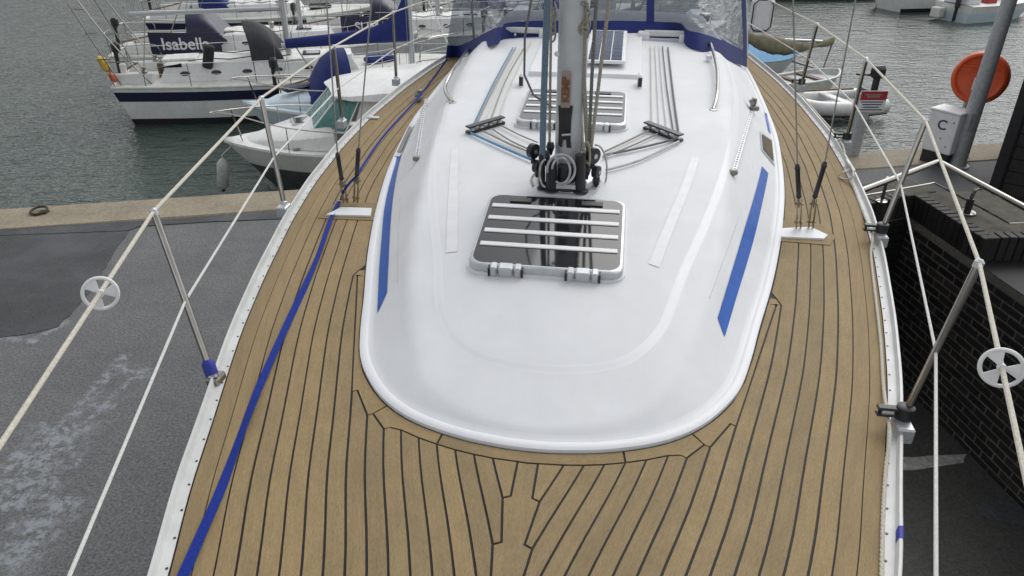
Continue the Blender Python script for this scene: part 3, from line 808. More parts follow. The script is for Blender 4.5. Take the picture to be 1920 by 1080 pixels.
# margin boards round the nose, split like the photo
chain = []
for k in range(len(seams) - 1, -1, -1):
    s = seams[k]
    if not s[1]: continue
    tip = s[0][-1]
    if tip[0] > MU + .02: break
    if s[2]: chain += [s[2][0]]
    chain += [tip]
chain = [c for c in chain]
inn = list(zip(hou, hov))
chain += mpath(chain[-1][0], MU + .09)
innr = [offs(u, v, .003) for u, v in inn if u < MU + .10]
def nearest(p): return min(range(len(innr)), key=lambda i: (innr[i][0] - p[0]) ** 2 + (innr[i][1] - p[1]) ** 2)
full_out = [(nose_u, 0)] + chain
cuts = [0, None, None, len(innr) - 1]
def board(o0, o1, side, extra=None):
    oc = full_out[o0:o1 + 1]; i0 = nearest(oc[0]); i1 = nearest(oc[-1])
    ladder(oc, innr[i0:i1 + 1], 'margin_board', side)
def cidx(v): return min(range(len(full_out)), key=lambda i: abs(full_out[i][1] - v))
cR = cidx(.30); cR2 = cidx(.56)
# middle board spans the centre line
oc = full_out[:cR + 1]; i1 = nearest(oc[-1]); oL = full_out[:cR + 1]
ladder([(u, -v) for u, v in oL[::-1]] + oc[1:], [(u, -v) for u, v in innr[1:i1 + 1][::-1]] + innr[:i1 + 1], 'margin_board', 1)
for side in (1, -1):
    board(cR, cR2, side); board(cR2, len(full_out) - 1, side)
# ---- toe rail
prof = [(-TOE, .002), (-TOE, .006), (-.016, .008), (-.0135, .032), (-.011, .036), (-.003, .036), (0.0, .032), (.003, -.03), (-.004, -.032)]
for side in (-1, 1):
    rows = []
    for u in np.linspace(-.9, 9.6, 160):
        h = HW(u); rows.append([B(u, side * max(h + a, .003), z) for a, z in prof] + [B(u, side * max(h + prof[0][0], .003), prof[0][1])])
    tr = ob('toe_rail', MB().grid(rows), M['raily'], yacht, 30)
    scr = MB()
    for u in np.arange(.9, 9.4, .105):
        c = B(u, side * (HW(u) - .040), .0066); scr.lathe(c, (0, 0, 1), [(.0042, 0), (.0042, .0016)], 7)
    ob('screws', scr, M['black'], tr, 0, kind='stuff')
    if side == 1:
        tp = MB(); rr = []
        a = bl(Pd(1699, 985, .04)).x; b = bl(Pd(1699, 1008, .04)).x
        for u in np.linspace(b, a, 5): rr.append([B(u, HW(u) + q, z) for q, z in ((-.0165, .012), (-.0150, .033), (-.0115, .0375), (-.0025, .0375), (.0015, .033), (.0045, .0))])
        ob('blue_tape', tp.grid(rr), M['tape'], tr)
# ---- stanchions
def stanchion(bp, tp_, side, style, h=.62):
    b = Pd(*bp, .03); t = Pd(*tp_, h); d = (t - b).normalized()
    st = ob('stanchion', MB().tube([b - d * .0, b.lerp(t, .5), t], .0135, 14), M['steel'], yacht)
    bu = bl(b); ux = (B(bu.x + .1, 0) - B(bu.x, 0)).normalized(); vx = (B(0, .1) - B(0, 0)).normalized()
    if style == 'cup':
        ob('base', MB().box(b + vx * -side * .012 - Z3 * .012, (.07, .055, .035), (ux, vx, Z3), .008).lathe(b - d * .03, d, [(.024, 0), (.024, .045), (.019, .06)], 16), M['steel'], st)
        ob('tape_wrap', MB().lathe(b + d * .005, d, [(.0245, 0), (.0245, .045), (.014, .06)], 16), M['tape'], st)
    else:
        ob('base', MB().box(b - Z3 * .008 - vx * side * .006 - ux * .03, (.085, .058, .062), (ux, vx, Z3), .006).lathe(b - d * .02, d, [(.02, 0), (.02, .05), (.014, .055)], 14), M['alu'], st)
    if style == 'lead':
        c = b + Z3 * .045 - vx * .035 + ux * .0
        ob('fairlead', MB().box(c + Z3 * .012, (.030, .115, .012), (ux, vx, Z3), .004).box(c - Z3 * .014, (.030, .115, .010), (ux, vx, Z3), .004).lathe(c + vx * .035 - Z3 * .022, Z3, [(.03, 0), (.03, .045), (.022, .05)], 14).box(c - vx * .045, (.012, .012, .03), (ux, vx, Z3), .003), M['black'], st)
    ob('cap', MB().lathe(t - d * .012, d, [(.0155, 0), (.0155, .02), (.008, .028)], 14), M['alu'], st)
    return b, t, d
LS = [stanchion((398, 704), (289, 398), -1, 'cup'), stanchion((534, 388), (490, 185), -1, 'plain'), stanchion((642, 228), (626, 88), -1, 'plain'), stanchion((743, 150), (737, 24), -1, 'plain')]
RS = [stanchion((1690, 792), (1835, 495), 1, 'lead'), stanchion((1650, 442), (1735, 228), 1, 'lead'), stanchion((1586, 266), (1624, 112), 1, 'lead'), stanchion((1502, 162), (1532, 46), 1, 'lead')]
print('stanchion leans', [tuple(round(x, 2) for x in (bl(t) - bl(b))) for b, t, d in LS + RS])
print('stanchion bases', [tuple(round(x, 2) for x in bl(b)) for b, t, d in LS + RS], [round(HW(bl(b).x), 2) for b, t, d in LS + RS])
# lifelines
def along(p, q, k): return p + (q - p) * k
fl = Pd(0, 835, .615); fr = Pd(1920, 880, .615)
flo = Pd(130, 1080, .31); fro = Pd(1755, 1080, .31)
for S, f, flw, side in ((LS, fl, flo, -1), (RS, fr, fro, 1)):
    tops = [t + d * .004 for b, t, d in S]
    head = along(tops[0], f, 1.0 + 1.05 / (f - tops[0]).length)
    pts_ = [head] + tops + [B(9.3, side * 1.42, .62)]
    ob('lifeline', MB().tube([p for a, b in zip(pts_, pts_[1:]) for p in line(a, b, 8)[:-1]] + [pts_[-1]], .0068, 8), M['rope'], yacht)
    mids = [b.lerp(t, .47) for b, t, d in S]
    hl = along(mids[0], flw, 1.0 + .9 / (flw - mids[0]).length)
    pts_ = [hl] + mids + [B(9.3, side * 1.40, .32)]
    ob('lifeline', MB().tube([p for a, b in zip(pts_, pts_[1:]) for p in line(a, b, 8)[:-1]] + [pts_[-1]], .0052, 8), M['ropew'], yacht)
    # pulpit hoop forward of the frame
    hb = bl(head); foot = B(hb.x + .05, side * (HW(hb.x) - .03), .0)
    ob('pulpit', MB().tube(catmull([foot, head, B(-.75, side * .25, .68), B(-.95, 0, .70)], 8), .0125, 12), M['steel'], yacht)
    # pushpit aft
    ob('pushpit', MB().tube(catmull([B(8.75, side * (HW(8.75) - .04), 0), B(8.8, side * (HW(8.8) - .02), .60), B(9.3, side * 1.42, .66), B(9.62, side * 1.1, .66), B(9.62, side * .45, .66)], 8), .0125, 12), M['steel'], yacht)
# spoked discs threaded on the upper lifelines
for (px, py), S, f in (((192, 552), LS, fl), ((1876, 690), RS, fr)):
    t0 = S[0][1]; ax_ = (f - t0).normalized()
    # nearest point of the line to the pixel ray
    d = ray(px, py).normalized(); w0 = t0 - CAM; bb = ax_.dot(d); s_ = (bb * d.dot(w0) - ax_.dot(w0)) / (1 - bb * bb); c = t0 + ax_ * s_
    dn = (ax_ * .62 - ray(px, py).normalized() * .75).normalized() if ax_.dot(ray(px, py)) < 0 else ax_
    xx = dn.cross(Z3).normalized(); yy = xx.cross(dn)
    rd = .047
    wl_ = ob('spoked_disc', MB().tube([c + (xx * math.cos(a) + yy * math.sin(a)) * rd for a in [i * math.pi / 18 for i in range(36)]], .0055, 8, closed=True).lathe(c - dn * .008, dn, [(.011, 0), (.011, .016)], 14), M['white'], yacht)
    for i in range(3):
        a0 = .5 + i * 2.094; sec_ = [c + (xx * math.cos(a0 + q) + yy * math.sin(a0 + q)) * r_ for q, r_ in ((0, .006), (0, rd), (.35, rd), (.7, rd), (.98, rd), (.98, .006))]
        ob('web', MB().prism([p + dn * .002 for p in sec_], .004, -dn), M['white'], wl_, 0)
# ---- chainplates and shrouds
for side, pad_px, wires in ((-1, [(612, 402), (640, 388), (697, 390), (695, 404)], [((648, 381), (641, 338), (633, 290), (612, 0)), ((667, 380), (669, 330), (672, 281), (697, 0))]),
                            (1, [(1460, 428), (1520, 425), (1552, 440), (1545, 447), (1460, 443)], [((1497, 428), (1498, 372), (1495, 312), (1487, 0)), ((1520, 427), (1527, 372), (1546, 308), (1604, 0))])):
    pz = .014
    pd_ = ob('chainplate_pad', MB().prism([Pd(x, y, pz) for x, y in pad_px], pz + .002), M['gelcoat'], yacht, 20)
    ins_ = [(.11 if i else .0) for i in range(1)]
    cpx = sum(p[0] for p in pad_px) / len(pad_px); cpy = sum(p[1] for p in pad_px) / len(pad_px)
    tr = [Pd(cpx + (x - cpx) * 1.32 + (0 if abs(x - 960) > 500 else 0), cpy + (y - cpy) * 2.3, .0) for x, y in pad_px]
    ob('teak_trim', MB().prism([p + Z3 * .004 for p in tr], .006), M['teak'], pd_, 0, uv=[(bl(p).x, bl(p).y) for p in tr] * 2)
    for (a, b1, b2, c) in wires:
        p0 = Pd(*a, .016); Yb = p0.y
        p1 = unY(*b1, Yb + .01); p2 = unY(*b2, Yb + .02); p3 = unY(*c, Yb + .05)
        up = p2 + (p3 - p2).normalized() * 5.0
        sh = ob('shroud', MB().tube([p0 + (p1 - p0) * .7, p1, p2, p3, up], .0042, 8), M['dsteel'], yacht)
        ob('turnbuckle', MB().tube([p1, p1.lerp(p2, .06), p1.lerp(p2, .1), p1.lerp(p2, .9), p1.lerp(p2, .94), p2 + (p2 - p1) * .08], [.008, .016, .0125, .0125, .016, .009], 12), M['black'], sh)
        tg = MB(); dd_ = (p1 - p0).normalized(); vx = (B(0, .1) - B(0, 0)).normalized(); ux = (B(.1, 0) - B(0, 0)).normalized()
        for s in (-1, 1): tg.box(p0.lerp(p1, .5) + vx * s * .011, ((p1 - p0).length * 1.0, .005, .026), (dd_, vx, dd_.cross(vx)), .002)
        tg.tube([p0.lerp(p1, .82) - vx * .024, p0.lerp(p1, .82) + vx * .024], .006, 8).tube([p0.lerp(p1, .2) - vx * .022, p0.lerp(p1, .2) + vx * .022], .006, 8)
        ob('toggle', tg, M['skin'], sh)
# ---- stripes, side windows, grip strips on the coachroof
def ribbon(name, A, Bp, m, off, n=14, parent=None, t=.003):
    a = [hit(*p) for p in A]; b = [hit(*p) for p in Bp]
    ca = catmull(a, 4); cb_ = catmull(b, 4); rows = []
    for p, q in zip(ca, cb_):
        r_ = []
        for i in range(5):
            w = p.lerp(q, i / 4); lo, nr, _, _ = bvh.find_nearest(w); nr = nr if nr.z > 0 else -nr; r_.append(lo + nr * off)
        rows.append(r_)
    return ob(name, MB().grid(rows), m, parent or yacht, 60)
ribbon('blue_stripe', [(708, 588), (711, 520), (716, 450), (724, 375), (745, 292)], [(726, 549), (729, 490), (732, 430), (738, 365), (753, 292)], M['blue'], .003)
ribbon('blue_stripe', [(1345, 596), (1368, 520), (1395, 430), (1416, 360), (1428, 312)], [(1358, 632), (1384, 545), (1411, 455), (1430, 375), (1440, 325)], M['blue'], .003)
ribbon('blue_stripe', [(1433, 210), (1437, 232), (1440, 246)], [(1438, 214), (1442, 236), (1445, 252)], M['blue'], .003)
for A, Bp, C, D in (((740, 294), (769, 232), (778, 234), (754, 290)), ((1424, 246), (1427, 282), (1452, 312), (1447, 262))):
    f = ribbon('side_window', [A, tuple((a + b) / 2 for a, b in zip(A, Bp)), Bp], [D, tuple((a + b) / 2 for a, b in zip(D, C)), C], M['alu'], .005)
    def ins2(p, k=.22):
        cx_ = (A[0] + Bp[0] + C[0] + D[0]) / 4; cy_ = (A[1] + Bp[1] + C[1] + D[1]) / 4; return (p[0] + (cx_ - p[0]) * k, p[1] + (cy_ - p[1]) * k)
    a2, b2, c2, d2 = map(ins2, (A, Bp, C, D))
    ribbon('pane', [a2, tuple((a + b) / 2 for a, b in zip(a2, b2)), b2], [d2, tuple((a + b) / 2 for a, b in zip(d2, c2)), c2], M['acryl'], .009, parent=f)
for A, Bp in (([(836, 475), (839, 400), (842, 340), (846, 280)], [(858, 472), (859, 400), (859, 340), (859, 278)]), ([(1216, 495), (1247, 420), (1277, 350), (1296, 296)], [(1236, 502), (1265, 425), (1293, 355), (1312, 298)])):
    ribbon('grip_strip', A, Bp, M['gel2'], .0025)
for A in ([(746, 530), (747, 470), (751, 390), (760, 310)], [(1330, 560), (1352, 500), (1384, 410), (1412, 310)]):
    pts_ = catmull([hit(*p, .0) for p in A], 6); ob('panel_seam', MB().tube(pts_, .0016, 6), M['galv'], yacht)
# ---- deck hatches
def hatch(name, TL, TR, BR, BL, hinge=True):
    P4 = [hit(*p) for p in (TL, TR, BR, BL)]; U = [bl(p) for p in P4]
    u0 = (U[2].x + U[3].x) / 2; u1 = (U[0].x + U[1].x) / 2; hw = (abs(U[0].y - U[1].y) + abs(U[2].y - U[3].y)) / 4; vc = sum(p.y for p in U) / 4
    f = on(u0, vc); a = on(u1, vc); Uax = (a - f).normalized(); Vax = (B(0, 1) - B(0, 0)).normalized(); Nax = Vax.cross(Uax).normalized(); Nax = Nax if Nax.z > 0 else -Nax
    c = f.lerp(a, .5); ln_ = (a - f).length
    print(name, 'u', round(u0, 2), round(u1, 2), 'hw', round(hw, 3), 'vc', round(vc, 3))
    def rr(sx_, sy_, r, n=6):
        out = []
        for (qx, qy, a0) in ((1, 1, 0), (-1, 1, 90), (-1, -1, 180), (1, -1, 270)):
            for i in range(n + 1):
                an = R(a0 + 90 * i / n); out.append((qx * (sx_ - r) + r * math.cos(an), qy * (sy_ - r) + r * math.sin(an)))
        return out
    def pt(x, y, h): return c + Uax * x + Vax * y + Nax * h
    hl_ = ln_ / 2
    fr_ = MB(); loops = [(-.012, -.008, -.03), (-.006, -.003, .034), (.002, .002, .040), (.013, .010, .041), (.014, .011, .034)]
    for (dx, dy, h) in loops: fr_.v += [pt(x, y, h) for x, y in rr(hl_ - dx, hw - dy, .055)]
    n = 28
    for l in range(len(loops) - 1):
        for i in range(n): fr_.f.append((l * n + i, l * n + (i + 1) % n, (l + 1) * n + (i + 1) % n, (l + 1) * n + i))
    h_ = ob(name, fr_, M['alu'], yacht, 40)
    base = MB().prism([pt(x, y, .008) for x, y in rr(hl_ + .018, hw + .016, .07)], .05, -Nax)
    ob('rim', base, M['gelcoat'], h_, 30)
    ob('pane', MB().prism([pt(x, y, .0405) for x, y in rr(hl_ - .013, hw - .010, .045)], .009, -Nax), M['acryl'], h_, 0)
    for i in range(4):
        x = hl_ - .115 - i * (2 * hl_ - .19) / 3.75
        ob('grip_bar', MB().box(pt(x, 0, .0425), (.030, 2 * hw - .05, .007), (Uax, Vax, Nax), .0025), M['stripw'], h_)
    for s in (-1, 1):
        ob('handle', MB().box(pt(hl_ - .058, s * hw * .52, .0435), (.042, .105, .008), (Uax, Vax, Nax), .003), M['black'], h_)
        hg = MB()
        for q, wd, rr_ in ((-.052, .03, .021), (0, .062, .018), (.052, .03, .021)): hg.box(pt(-hl_ - .004, s * hw * .50 + q, .014), (.05, wd, .060), (Uax, Vax, Nax), .006)
        ob('hinge', hg, M['alu'], h_)
        for q in (-.072, .072): ob('hinge_gap', MB().box(pt(-hl_ - .004, s * hw * .50 + q, .013), (.046, .006, .054), (Uax, Vax, Nax)), M['black'], h_, 0)
    return h_
hatch('deck_hatch', (916, 378), (1166, 388), (1172, 528), (884, 510))
hatch('saloon_hatch', (990, 180), (1174, 182), (1174, 246), (968, 240))
# ---- mast
mb0 = hit(1061, 352); mu = bl(mb0); print('mast', tuple(round(x, 2) for x in mu))
ux = (B(1, 0) - B(0, 0)).normalized(); vx = (B(0, 1) - B(0, 0)).normalized()
MY = mb0 + ux * .13                      # mast centre
mz0 = rz(bl(MY).x, bl(MY).y)[0] + DECK
def mast_ring(c, a=.072, b=.105, n=28):
    out = []
    for k in range(n):
        t = 2 * math.pi * k / n; x = math.cos(t); y = math.sin(t)
        out.append(c + vx * (a * math.copysign(abs(x) ** .8, x)) + ux * (b * math.copysign(abs(y) ** .8, y)))
    return out
rake = ux * .02
rows = [mast_ring(MY + Z3 * (z - MY.z) + rake * (z - mz0)) for z in (mz0 - .03, mz0 + .6, mz0 + 2, mz0 + 11.5)]
mm_ = MB().grid([r + r[:1] for r in rows])
mast = ob('mast', mm_, M['mastalu'], yacht, 50)
def mf(px, py, fwd=.0):   # point on a plane across the boat at the mast's front face
    o = MY - ux * (.105 + fwd); d = ray(px, py); t = (o - CAM).dot(ux) / d.dot(ux); return CAM + d * t
def mp(px, py, fwd=.0):
    o = MY - ux * fwd; d = ray(px, py); t = (o - CAM).dot(ux) / d.dot(ux); return CAM + d * t
ob('mast_groove', MB().box(mf(1080, 100, .0) + ux * .03 + Z3 * .8, (.012, .012, 3.0), (vx, ux, Z3), .003), M['galv'], mast)
lab = mf(1061, 168, .003)
ob('label_plate', MB().box(lab, (.044, .004, .175), (vx, ux, Z3), .001), M['labelgrey'], mast)
ob('label_letters', text_mb('KEMP', .050, lab - ux * .004, Z3, -vx, .0012, .0025), M['copper'], mast, 0)
sl0 = mf(1059, 240, .002)
ob('slot_plate', MB().prism([sl0 + vx * a + Z3 * b for a, b in ((-.036, .11), (.036, .11), (.03, .04), (.03, -.06), (.036, -.10), (.012, -.10), (.008, -.06), (-.008, -.06), (-.012, -.10), (-.03, -.09), (-.03, .03))], .006, ux), M['black'], mast, 0)
ob('cleat_pin', MB().tube([sl0 - ux * .02 + vx * -.012 - Z3 * .03, sl0 - ux * .02 + vx * .032 - Z3 * .025], .006, 8), M['alu'], mast)
ob('rivet', MB().lathe(mf(1044, 101, 0), -ux, [(.012, 0), (.012, .004), (.005, .007)], 12), M['white'], mast)
ob('rivet', MB().lathe(mf(1056, 197, 0), -ux, [(.007, 0), (.006, .003)], 10), M['black'], mast)
bz = rz(bl(MY).x, bl(MY).y)[0] + DECK
ob('mast_collar', MB().grid([r + r[:1] for r in (mast_ring(Vector((MY.x, MY.y, bz - .02)), .16, .19), mast_ring(Vector((MY.x, MY.y, bz + .02)), .155, .185), mast_ring(Vector((MY.x, MY.y, bz + .04)), .10, .13))]), M['alu'], mast, 30)
# black blocks and line bags round the foot of the mast
def foot(px, py, fw): return mp(px, py, fw)
def bag(px, y0, y1, r, fw):
    a = foot(px, y1, fw); b = foot(px, y0, fw); a.z = min(a.z, rz(bl(a).x, bl(a).y)[0] + DECK + .005)
    return ob('halyard_tube', MB().tube([a, a + Z3 * .008, a + Z3 * .012, a.lerp(b, .5), b], [r * 1.5, r * 1.5, r, r, r * .95], 14), M['black'], mast)
bag(1016, 288, 352, .017, .16); bag(1034, 300, 356, .028, .17); bag(1088, 290, 357, .027, .17); bag(1062, 310, 350, .05, .13)
def block(px, py, fw, r, ax_, m='black'):
    r *= .82; c = foot(px, py, fw); b_ = ob('turning_block', MB().lathe(c - ax_ * .014, ax_, [(r * .5, -.004), (r, 0), (r, .028), (r * .5, .032)], 20).box(c - Z3 * r * .9, (.022, .03, r * 1.6), (vx, ux, Z3), .004), M[m], mast)
    ob('sheave', MB().lathe(c - ax_ * .021, ax_, [(r * .35, 0), (r * .3, .042)], 12), M['alu'], b_)
for a in ((1000, 283, .10, .046, (vx * .8 - ux * .6).normalized()), (1008, 312, .12, .04, (vx * .9 - ux * .45).normalized()), (1024, 292, .13, .036, vx), (1112, 292, .10, .05, (vx * .75 + ux * -.65).normalized()), (1118, 322, .10, .038, (vx * .9 - ux * .4).normalized()), (1100, 318, .13, .036, vx), (1032, 275, .08, .03, vx), (1118, 338, .09, .03, vx)): block(*a)
# coiled light rope in front of the mast foot
def coil(cx_, cy_, rx, ry, a0, a1, fw, r, m, n=36, grow=0):
    P = [foot(cx_ + rx * (1 + grow * i / n) * math.cos(R(a0 + (a1 - a0) * i / n)), cy_ + ry * math.sin(R(a0 + (a1 - a0) * i / n)), fw + .01 * math.sin(i * .7)) for i in range(n + 1)]
    return ob('rope_coil', MB().tube(P, r, 8), M[m], mast)
coil(1052, 318, 26, 28, -190, 95, .215, .0062, 'fender'); coil(1052, 320, 17, 24, -170, 120, .225, .0058, 'fender'); coil(1024, 325, 12, 26, 100, 260, .22, .005, 'fender')
coil(1118, 318, 20, 46, -95, 80, .05, .005, 'fender')
for k, (cx_, cy_, rx, ry) in enumerate(((1092, 300, 8, 20), (1100, 292, 6, 26), (1088, 318, 7, 22))): coil(cx_, cy_, rx, ry, 0, 360, .12 + .02 * k, .006, 'roped')
# halyards beside the mast
def halyard(P, fw, r, m, top=True):
    Q = [foot(x, y, fw) for x, y in P]
    if top: Q = [Q[0] + (Q[0] - Q[1]).normalized() * 5] + Q
    return ob('halyard', MB().tube([p for a, b in zip(Q, Q[1:]) for p in line(a, b, 10)[:-1]] + [Q[-1]], r, 8), M[m], mast)
halyard([(1026, 0), (1019, 200), (1016, 345)], .16, .0155, 'ropeslate')
halyard([(1034, 0), (1032, 130), (1030, 290)], .08, .0065, 'roped')
halyard([(1089, 0), (1086, 140), (1094, 290)], .05, .0065, 'rope'); halyard([(1097, 0), (1095, 150), (1102, 288)], .06, .0105, 'roped')
halyard([(1118, 0), (1110, 140), (1104, 282)], .09, .0085, 'ropegr'); halyard([(1142, 0), (1126, 130), (1108, 280)], .10, .0085, 'roped')
halyard([(996, 0), (984, 70), (983, 140), (1000, 178), (1036, 202)], -.02, .0055, 'ropegr')
for k in range(7):
    c = foot(1096 + 3 * math.sin(k * 2.1), 14 + k * 8, .07); ob('rope_coil', MB().tube([c + vx * (.018 * math.cos(a)) + Z3 * (.03 * math.sin(a)) - ux * (.02 * math.sin(a + k)) for a in [i * math.pi / 8 for i in range(16)]], .005, 6, closed=True), M['roped'], mast)
for k in range(4):
    c = foot(1036, 26 + k * 13, .06); ob('rope_coil', MB().tube([c + vx * (.014 * math.cos(a)) + Z3 * (.03 * math.sin(a)) - ux * (.015 * math.sin(a + k)) for a in [i * math.pi / 8 for i in range(16)]], .005, 6, closed=True), M['roped'], mast)
# ---- deck organisers and the lines through them
def organiser(a, b):
    A, Bq = hit(*a, .0), hit(*b, .0); d = (Bq - A).normalized(); nn = Z3; s = d.cross(nn).normalized(); c = A.lerp(Bq, .5)
    og = ob('deck_organiser', MB().box(c + nn * .040, ((Bq - A).length + .03, .050, .010), (d, s, nn), .004).box(c + nn * .008, ((Bq - A).length + .03, .050, .016), (d, s, nn), .004), M['black'], yacht)
    for i in range(4):
        p = A.lerp(Bq, .08 + .28 * i); ob('sheave', MB().lathe(p + nn * .014, nn, [(.020, 0), (.013, .011), (.020, .022)], 14), M['alu'], og)
    return A, Bq
oa, ob_ = organiser((880, 250), (940, 232)); oc_, od = organiser((1213, 242), (1273, 265))
def rope(P, r, m, offs_=.012, name='control_line', smooth=True):
    Q = [hit(x, y, offs_) for x, y in P]
    return ob(name, MB().tube(catmull(Q, 6) if smooth else Q, r, 7), M[m], yacht)
for P, m, r in (([(884, 246), (925, 160), (962, 92)], 'ropebl', .005), ([(890, 243), (930, 160), (967, 92)], 'roped', .005), ([(905, 238), (942, 150), (975, 92)], 'ropew', .0048), ([(918, 234), (950, 150), (984, 90)], 'roped', .0048), ([(934, 231), (958, 160), (996, 80)], 'rope', .0045),
                ([(1222, 240), (1221, 160), (1220, 90)], 'rope', .005), ([(1236, 243), (1232, 160), (1228, 90)], 'ropew', .0048), ([(1250, 248), (1241, 160), (1236, 90)], 'ropew', .0048), ([(1262, 250), (1249, 160), (1242, 90)], 'ropegr', .0045), ([(1272, 254), (1262, 180), (1252, 92)], 'ropegr', .0065)):
    rope(P, r, m)
for P, m, r in (([(883, 254), (940, 280), (1000, 306)], 'ropebl', .007), ([(905, 250), (950, 272), (998, 292)], 'roped', .005), ([(922, 246), (960, 270), (1000, 288)], 'roped', .005), ([(940, 240), (975, 258), (1008, 272)], 'roped', .0045),
                ([(1215, 250), (1170, 272), (1132, 290)], 'roped', .0055), ([(1232, 256), (1180, 280), (1130, 300)], 'roped', .005), ([(1268, 265), (1200, 282), (1132, 296)], 'ropegr', .0065), ([(1272, 270), (1200, 305), (1136, 324)], 'fender', .007)):
    rope(P, r, m, .016)
rope([(1126, 340), (1118, 358), (1108, 368), (1104, 378)], .005, 'fender', .006)
rope([(1010, 320), (997, 335), (1000, 350)], .005, 'roped', .006)
# ---- stainless grab rails
for P in ([(849, 192), (845, 172), (868, 128), (888, 92), (889, 82)], [(1337, 206), (1342, 188), (1341, 140), (1330, 95), (1327, 86)]):
    Q = [hit(*P[0]), hit(P[1][0], P[1][1], .05), hit(P[2][0], P[2][1], .055), hit(P[3][0], P[3][1], .055), hit(*P[4])]
    g = ob('grab_rail', MB().tube(catmull(Q, 8), .0125, 12), M['steel'], yacht)
    for q in (Q[0], Q[-1]): ob('foot', MB().lathe(q - Z3 * .004, Z3, [(.026, 0), (.024, .008), (.014, .011)], 14), M['steel'], g)
# white plastic pipe bundles by the rails
for P in ([(872, 118), (880, 98)], [(1330, 140), (1326, 92)]):
    ob('tie_bracket', MB().box(hit(*P[0], .03).lerp(hit(*P[1], .03), .5), (.045, .07, .03), (vx, ux, Z3), .006), M['gelcoat'], yacht)
# ---- genoa tracks with cars
for a, b, car in (((783, 300), (800, 188), (786, 190)), ((1373, 326), (1411, 200), (1408, 206))):
    Q = [hit(a[0] + (b[0] - a[0]) * i / 7, a[1] + (b[1] - a[1]) * i / 7, .008) for i in range(8)]
    tk = MB()
    for p, q in zip(Q, Q[1:]): tk.box(p.lerp(q, .5), ((q - p).length + .002, .028, .014), ((q - p).normalized(), (q - p).normalized().cross(Z3).normalized(), (q - p).normalized().cross(Z3).normalized().cross((q - p).normalized())), .003)
    t_ = ob('genoa_track', tk, M['alu'], yacht)
    hp = MB()
    for i in range(30):
        f = (i + .5) / 30 * 6.99; k = int(f); p = Q[k].lerp(Q[k + 1], f - k); hp.lathe(p + Z3 * .006, Z3, [(.006, 0), (.006, .003)], 7)
    ob('track_holes', hp, M['black'], t_, 0, kind='stuff')
    ob('end_stop', MB().box(Q[0] + Z3 * .006, (.045, .04, .03), (ux, vx, Z3), .008), M['dsteel'], t_)
    c = hit(*car, .03); ob('genoa_car', MB().box(c, (.10, .055, .035), (ux, vx, Z3), .008).lathe(c + Z3 * .025 - vx * .02, (vx * .7 + Z3 * .5), [(.032, -.012), (.034, 0), (.032, .016)], 16).box(c + Z3 * .035 + ux * .05, (.05, .03, .045), (ux, vx, Z3), .006), M['dsteel'], t_)
# ---- companionway garage, slots, breakwater bar
g0, g1 = hit(985, 150), hit(1207, 150); u0 = bl(g1).x; v0, v1 = bl(g0).y, bl(g1).y; hw_ = (v1 - v0) / 2; vc_ = (v0 + v1) / 2
print('garage', u0, v0, v1)
gz = rz(u0 + .1, vc_)[0]; gz2 = rz(7.4, vc_)[0]
gr = MB().add([B(u0, vc_ - hw_, gz - .03), B(u0, vc_ + hw_, gz - .03), B(u0 + .02, vc_ - hw_ + .012, gz + .020), B(u0 + .02, vc_ + hw_ - .012, gz + .020), B(7.6, vc_ - hw_ + .012, gz2 + .05), B(7.6, vc_ + hw_ - .012, gz2 + .05), B(7.6, vc_ - hw_, gz2 - .05), B(7.6, vc_ + hw_, gz2 - .05)],
              [(0, 1, 3, 2), (2, 3, 5, 4), (4, 5, 7, 6), (0, 2, 4, 6), (1, 7, 5, 3), (0, 6, 7, 1)])
ob('hatch_garage', gr, M['gelcoat'], yacht, 20)
for px, py in ((979, 158), (1199, 160)):
    c = hit(px, py, .0); ob('line_slot', MB().box(c + Z3 * .03, (.12, .034, .10), (ux, vx, Z3), .012), M['gelcoat'], yacht)
    ob('slot_hole', MB().box(c + Z3 * .034 - ux * .0605, (.004, .026, .06), (ux, vx, Z3)), M['black'], yacht, 0)
bb0, bb1 = hit(938, 74), hit(1283, 74); ub = (bl(bb0).x + bl(bb1).x) / 2
for va, vb, in ((bl(bb0).y, -hw_ - .005 + vc_), (hw_ + .005 + vc_, bl(bb1).y)):
    c = B(ub, (va + vb) / 2, rz(ub, (va + vb) / 2)[0] + .055); ob('breakwater_bar', MB().box(c, (.05, abs(vb - va), .045), (ux, vx, Z3), .008), M['raily'], yacht)
    for ve in (va, vb):
        cc = B(ub, ve, rz(ub, ve)[0] + .02); ob('bar_foot', MB().box(cc, (.08, .10, .085), (ux, vx, Z3), .01), M['gelcoat'], yacht)
# ---- solar panel on the garage
s0 = mp(1137, 118, -1.0)
zc = gz + DECK + .034
pc = [un(1101, 116, zc + .03), un(1173, 118, zc + .03), un(1176, 60, zc + .07), un(1103, 58, zc + .07)]
